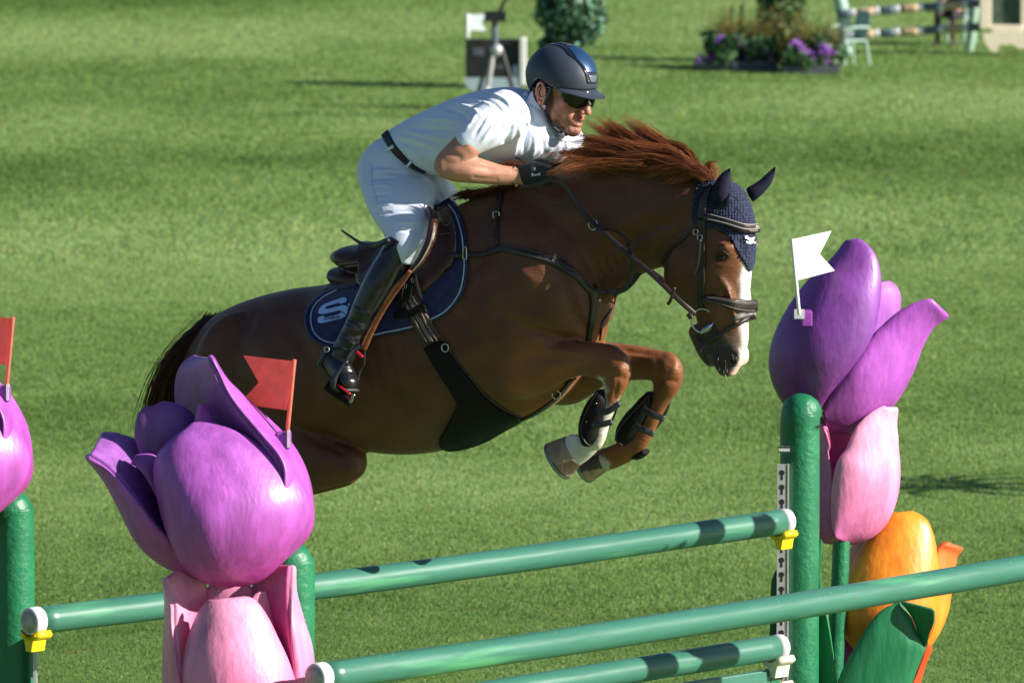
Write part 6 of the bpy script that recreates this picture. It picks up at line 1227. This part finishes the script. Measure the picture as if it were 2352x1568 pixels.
cl_ = [(1078, 34), (1118, 33), (1106, 52), (1118, 72), (1078, 70)]; V = [P(x, y, Yb-.05+d_+(x-1078)*.002) for d_ in (-.005, .005) for x, y in cl_]
mk('pennant', (V, [tuple(range(5)), tuple(range(9, 4, -1))]+[(i, i+5, (i+1) % 5+5, (i+1) % 5) for i in range(5)]), mat('pale_flag', (0.6, 0.68, 0.72), rough=.5, transl=.3), flw, smooth=False)
Yt = Yb-1.2; tr_ = empty('tripod', np.array([P(1130, 262, Yt)[0], Yt, 0]), 'metal tripod with a small dark camera, in front of the black board', 'tripod')
for nm, a, b, m_, r_ in (('leg', (1133, 112), (1112, 262), M_alu, .028), ('leg', (1150, 112), (1196, 262), M_black, .026), ('leg', (1126, 120), (1084, 262), M_black, .022)):
    mk(nm, tube([P(*a, Yt), P(*b, Yt+(0 if nm else 0))], [r_, r_*.8], 10), m_, tr_)
mk('leg_tube', tube([P(1118, 205, Yt-.03), P(1112, 262, Yt-.03)], .03, 10), M_alu, tr_)
mk('head', ellipsoid(P(1140, 116, Yt), (.06, .05, .06)), M_alu, tr_); mk('centre_post', tube([P(1137, 112, Yt), P(1136, 45, Yt)], .03, 10), M_slate, tr_)
mk('camera', join(box(P(1137, 38, Yt), (.10, .07, .045)), tube([P(1144, 36, Yt), P(1153, 15, Yt), P(1168, -14, Yt)], .016, 8)), M_black, tr_, smooth=False)
# --- round bush in a pot behind the helmet
Yu = ground_Y(1300, 205); bu = empty('potted_bush', np.array([P(1300, 205, Yu)[0], Yu, 0]), 'loose blue-green bush above the rider\'s helmet', 'bush')
mk('trunk', tube([np.array([P(1300, 205, Yu)[0], Yu, 0]), P(1302, 120, Yu), P(1308, 20, Yu), P(1310, -60, Yu)], [.06, .05, .04, .03], 10, 16), M_bark, bu)
lc = [(P(1312, 10, Yu), (.33, .3, .36), 6), (P(1265, 25, Yu), (.16, .2, .22), 2), (P(1355, 45, Yu), (.17, .2, .22), 2), (P(1310, 85, Yu), (.24, .22, .14), 2.5), (P(1270, 95, Yu), (.12, .15, .14), 1), (P(1300, 120, Yu), (.16, .15, .10), 1), (P(1310, -80, Yu), (.3, .3, .3), 3), (P(1250, 110, Yu), (.06, .1, .08), .4)]
leafcloud('crown', lc, 2600, .062, [(0.05, 0.13, 0.05), (0.035, 0.085, 0.03), (0.22, 0.42, 0.33), (0.16, 0.33, 0.22), (0.03, 0.07, 0.03)], M_fol, bu, 3, pointed=1.3)
# --- flower boxes
def planter(x0, x1, yb, yt, lab, seed, fx):
    Y = ground_Y((x0+x1)/2, yb); r = empty('flower_box', np.array([P((x0+x1)/2, yb, Y)[0], Y, 0]), lab, 'flower box', 'planted boxes at the far jump')
    a = P(x0, yb, Y); b = P(x1, yb, Y); hgt = (P(x0, yt, Y)[2])
    L = (b[0]-a[0])/2; c = (a+b)/2
    o = mk('box', join(box((c[0], Y, hgt/2), (L, .012, hgt/2)), box((c[0], Y+.6, hgt/2), (L, .012, hgt/2)), box((c[0]-L, Y+.3, hgt/2), (.012, .31, hgt/2)), box((c[0]+L, Y+.3, hgt/2), (.012, .31, hgt/2)), box((c[0], Y+.3, .02), (L-.03, .27, .02))), M_box, r, smooth=False)
    mk('soil', box((c[0], Y+.3, hgt*.8), (L-.02, .28, .01)), M_soil, r, smooth=False)
    R_ = np.random.default_rng(seed); bl = []
    for i in range(16): bl.append((np.array([c[0]+R_.uniform(-L, L), Y+R_.uniform(.0, .5), hgt+R_.uniform(.0, .2)]), (.12, .12, .10), 1))
    leafcloud('greenery', bl, 1500, .055, [(0.07, 0.17, 0.05), (0.12, 0.24, 0.12), (0.04, 0.09, 0.03)], M_fol, r, seed)
    fx = list(fx)+[(R_.uniform(x0+4, x1-4), yt-R_.uniform(0, 32), R_.uniform(.025, .05)) for _ in range(9)]
    for (fx_, fy_, s) in fx:
        p = P(fx_, fy_, Y+.05); leafcloud('flower', [(p, (s*.75, s*.75, s*.6), 1)], 50, s*.5, [(0.40, 0.16, 0.62), (0.30, 0.10, 0.50), (0.48, 0.24, 0.66)], M_fol, r, seed+int(fx_), pointed=1.0)
    # golden and dark upright grasses
    gl2 = []; 
    for i in range(70):
        p = np.array([c[0]+R_.uniform(-L, L)*.9, Y+R_.uniform(.2, .55), hgt]); t_ = R_.normal(0, .10); h_ = R_.uniform(.25, .55); gl2.append([p, p+np.array([t_*.4, 0, h_*.6]), p+np.array([t_, R_.normal(0, .05), h_])])
    strands('grasses', gl2, 5, M_fol, r, r0=.007, seg=5, spread=.05, seed=seed, cols=((0.10, 0.10, 0.02), (0.30, 0.24, 0.06)), endspread=1.2)
    return r, c, Y, hgt
planter(1622, 1786, 164, 141, 'left grey box of purple flowers and golden grasses at top right', 21, [(1608, 133, .07), (1604, 143, .06), (1657, 93, .08), (1697, 96, .08), (1705, 104, .06), (1682, 108, .07), (1732, 112, .05), (1762, 117, .09), (1633, 132, .06)])
_, cB_, YB_, hB_ = planter(1800, 1926, 171, 151, 'right grey box of purple flowers and golden grasses at top right', 22, [(1828, 104, .10), (1838, 112, .08), (1850, 120, .07), (1822, 122, .07), (1865, 126, .08), (1896, 116, .09), (1890, 108, .06)])
# tall shrub standing behind the boxes
Ys = ground_Y(1790, 150)+.4; sh = empty('tall_shrub', np.array([P(1790, 150, Ys)[0], Ys, 0]), 'tall slim shrub with a pale stem behind the flower boxes', 'shrub')
mk('stem', tube([np.array([P(1793, 150, Ys)[0], Ys, 0]), P(1792, 60, Ys), P(1796, -60, Ys)], [.05, .04, .035], 8, 12), mat('pale_stem', (0.42, 0.32, 0.18), rough=.8), sh)
leafcloud('crown', [(P(1782, 30, Ys), (.13, .2, .35), 2), (P(1815, 10, Ys), (.18, .2, .28), 2), (P(1765, 15, Ys), (.12, .15, .25), 1), (P(1800, -80, Ys), (.3, .3, .4), 2), (P(1790, 90, Ys), (.25, .2, .16), 1.2)], 1300, .06, [(0.06, 0.15, 0.05), (0.20, 0.30, 0.16), (0.12, 0.22, 0.08), (0.16, 0.14, 0.03)], M_fol, sh, 8)
for (x, y0, y1) in ((1682, 135, 20), (1706, 135, 15)):
    Yw = ground_Y(x, 150); o = empty('reed_stalk', np.array([P(x, 150, Yw)[0], Yw, 0]), 'thin dark reed stalk, %s of the pair above the left flower box' % ('left' if x < 1690 else 'right'), 'plant')
    mk('stalk', tube([np.array([P(x, 150, Yw)[0], Yw, 0]), P(x-3, 80, Yw), P(x, y1, Yw)], [.012, .012, .03], 8, 10), mat('reed_green', (0.06, 0.10, 0.04), rough=.8), o)
# --- pale green plastic chair
def chair(x, yb, s, lab, rot, parts=True, Yadd=0):
    Y = ground_Y(x, yb)+Yadd; base = np.array([P(x, yb, Y)[0], Y, 0]); c, sn = math.cos(rot), math.sin(rot); M = np.array([[c, sn, 0], [-sn, c, 0], [0, 0, 1]])*s
    T_ = lambda p: base+np.array(p)@M
    r = empty('plastic_chair', base, lab, 'chair', 'pale green garden chairs')
    o = mk('seat', box(T_((0, 0, .44)), (.24, .22, .018), M, .96), M_pale, r, smooth=False); bevel_mod(o, .012)
    V = [];
    for sx, sy in ((-1, -1), (1, -1), (1, 1), (-1, 1)): mk('leg', tube([T_((sx*.22, sy*.20, .44)), T_((sx*.25, sy*.25, 0))], .022*s, 8), M_pale, r)
    bk = []; n_ = 13
    R_ = []
    for i, (z, wd, yy) in enumerate(((.44, .21, .20), (.60, .23, .24), (.78, .23, .28), (.88, .19, .305), (.93, .10, .32))):
        ring = [T_((math.cos(a)*wd, yy+math.sin(a)*.018-.05*(1-math.cos(a)**2)*-.3, z)) for a in np.linspace(0, 2*math.pi, 20, endpoint=False)]; R_.append(np.array(ring))
    mk('backrest', rings(R_), M_pale, r)
    for sx in (-1, 1): mk('armrest', tube([T_((sx*.25, .24, .66)), T_((sx*.28, 0, .67)), T_((sx*.27, -.2, .64)), T_((sx*.25, -.25, .44))], .022*s, 8, 16), M_pale, r)
    return r, T_, s
chair(1950, 152, .60, 'pale green plastic chair beside the right flower box', math.radians(-60))
# --- bench-like seat with a seated person behind the far rails
r_, T2, s2 = chair(2195, 112, .66, 'pale green chair under the seated person at the top right', math.radians(-25), Yadd=.6)
pe = empty('person', T2((0, 0, 0)), 'person in dark clothes seated behind the far striped rails, head out of frame', 'person')
sg_ = [tube([T2((0, .05, .52)), T2((0, .12, .75)), T2((0, .10, 1.0)), T2((0, .08, 1.12))], [.17*s2, .18*s2, .17*s2, .07*s2], 20, 20)]
for s_ in (-1, 1): sg_ += [tube([T2((s_*.09, .02, .52)), T2((s_*.12, -.22, .54)), T2((s_*.13, -.44, .52))], [.10*s2, .085*s2, .065*s2], 14, 16), tube([T2((s_*.13, -.44, .52)), T2((s_*.13, -.46, .28)), T2((s_*.13, -.44, .08))], [.065*s2, .055*s2, .04*s2], 12, 14), tube([T2((s_*.13, -.40, .04)), T2((s_*.14, -.62, .04))], [.045*s2, .035*s2], 12, 8),
                          tube([T2((s_*.20, .10, 1.0)), T2((s_*.26, .02, .78)), T2((s_*.14, -.22, .66))], [.06*s2, .05*s2, .04*s2], 12, 14), ellipsoid(T2((s_*.12, -.27, .66)), (.06, .05, .04), N=10)]
sg_ += [ellipsoid(T2((0, .05, 1.28)), (.11*s2, .13*s2, .15*s2), N=14), tube([T2((0, .08, 1.08)), T2((0, .06, 1.22))], .06*s2, 12, 6)]
def dk(co, p):
    C = np.tile([0.022, 0.018, 0.022], (len(co), 1)); z = co[:, 2]/s2; C[z < .40] = (0.10, 0.045, 0.03); C[z < .12] = (0.03, 0.025, 0.02)
    hd = np.linalg.norm(co-T2((.12, -.27, .66)), axis=1) < .085; C[hd] = (0.5, 0.25, 0.18); hd = np.linalg.norm(co-T2((-.12, -.27, .66)), axis=1) < .085; C[hd] = (0.5, 0.25, 0.18); C[z > 1.14] = (0.5, 0.25, 0.18); return C
fuse('body', sg_, .018, 3, mat('seated_clothes', rough=.7, vcol=True, var=.15), pe, paint=dk)
# --- far striped poles and their wing
Yr = ground_Y(2290, 128)
def bpole(x0, y0, x1, y1, lab, Y0, Y1):
    a = P(x0, y0, Y0); b = P(x1, y1, Y1); r = empty('striped_pole', a, lab, 'jump pole', 'striped poles of the far jump'); t = 0.0; out = [('s', 0, .09)]; t = .09
    for k, wd in [('w', .036), ('t', .13), ('w', .036), ('s', .105)]*3: e = min(1, t+wd); out.append((k, t, e)); t = e
    for k, t0, t1 in out: mk('band', tube([a+(b-a)*t0, a+(b-a)*(t1-.0004)], .045, 16, 4, cap=(0, 0)), {'w': M_wht, 't': M_tanp, 's': M_slate}[k], r)
bpole(1925, 33, 2254, 8, 'upper white, tan and slate striped pole of the far jump', Yr+.3, Yr+.1)
bpole(1925, 84, 2254, 62, 'lower white, tan and slate striped pole of the far jump', Yr+.3, Yr+.1)
wg = empty('jump_wing', np.array([P(2300, 125, Yr)[0], Yr, 0]), 'cream wooden wing with a dark panel at the top right corner', 'jump wing')
slab(2250, -60, 2276, 66, Yr, .05, M_creamw, 'upright', wg); slab(2344, -60, 2372, 66, Yr+.02, .05, M_creamw, 'upright', wg); slab(2276, 58, 2350, 76, Yr+.002, .045, M_creamw, 'rail', wg)
slab(2277, -60, 2344, 57, Yr+.05, .02, mat('dark_green_panel', (0.05, 0.09, 0.06), rough=.6, var=.5, vscale=6), 'panel', wg)
V = [P(x, y, Yr+d_) for d_ in (-.06, .06) for x, y in ((2256, 77), (2372, 77), (2374, 112), (2340, 112), (2326, 102), (2296, 104), (2290, 122), (2276, 118), (2262, 98))]
mk('foot_board', (V, [tuple(range(9)), tuple(range(17, 8, -1))]+[(i, i+9, (i+1) % 9+9, (i+1) % 9) for i in range(9)]), M_creamw, wg, smooth=False)
mk('back_leg', tube([P(2238, 20, Yr+.5), P(2225, 118, Yr+.6)], .05, 10), M_pale, wg)
wl_ = empty('jump_wing', np.array([P(1960, 140, Yr+.3)[0], Yr+.3, 0]), 'pale green wing post at the left end of the far striped poles', 'jump wing')
mk('upright', tube([np.array([P(1940, 140, Yr+.3)[0], Yr+.35, 0]), P(1938, 50, Yr+.35), P(1925, -10, Yr+.35), P(1900, -30, Yr+.35)], .07, 12, 20), M_pale, wl_)
mk('foot', tube([np.array([P(1940, 140, Yr+.3)[0], Yr-.3, .06]), np.array([P(1940, 140, Yr+.3)[0], Yr+.9, .06])], .06, 10), M_pale, wl_)
# --- unseen palm-like plant added beyond the right edge to shadow the turf
def shadow_caster(px, py, lab, h, seed, w_=.5):
    g = G(px, py); k = h/math.tan(SUN_EL); b = np.array([g[0]+S_DIR.x/math.cos(SUN_EL)*k, g[1]+S_DIR.y/math.cos(SUN_EL)*k, 0]); r = empty('shadow_palm', b, lab, 'palm')
    mk('trunk', tube([b, b+np.array([.03, 0, h*.5]), b+np.array([0, .02, h])], [.05, .04, .03], 8, 12), M_bark, r); R_ = np.random.default_rng(seed); fr = []
    for i in range(11):
        a = 2*math.pi*i/11+R_.uniform(-.2, .2); d_ = np.array([math.cos(a), math.sin(a), 0]); tp = b+np.array([0, 0, h]); q = [tp, tp+d_*w_*.5+[0, 0, .22], tp+d_*w_+[0, 0, .05]]
        c_ = cr(np.array(q), 12); V = []; F = []
        for j, p in enumerate(c_): ww = .05*math.sin(math.pi*min(1, (j+.6)/12)); s__ = np.cross(d_, [0, 0, 1]); V += [p-s__*ww, p+s__*ww]
        for j in range(11): F.append((2*j, 2*j+1, 2*j+3, 2*j+2))
        o = mk('frond', (V, F), M_fol, r, smooth=False, col=(0.07, 0.15, 0.05), fixn=False)
    return r
shadow_caster(2300, 1120, 'small palm beyond the right edge whose shadow falls beside the pink tulip', 1.5, 5, .7)  # unseen palm, added only to cast this shadow on the turf
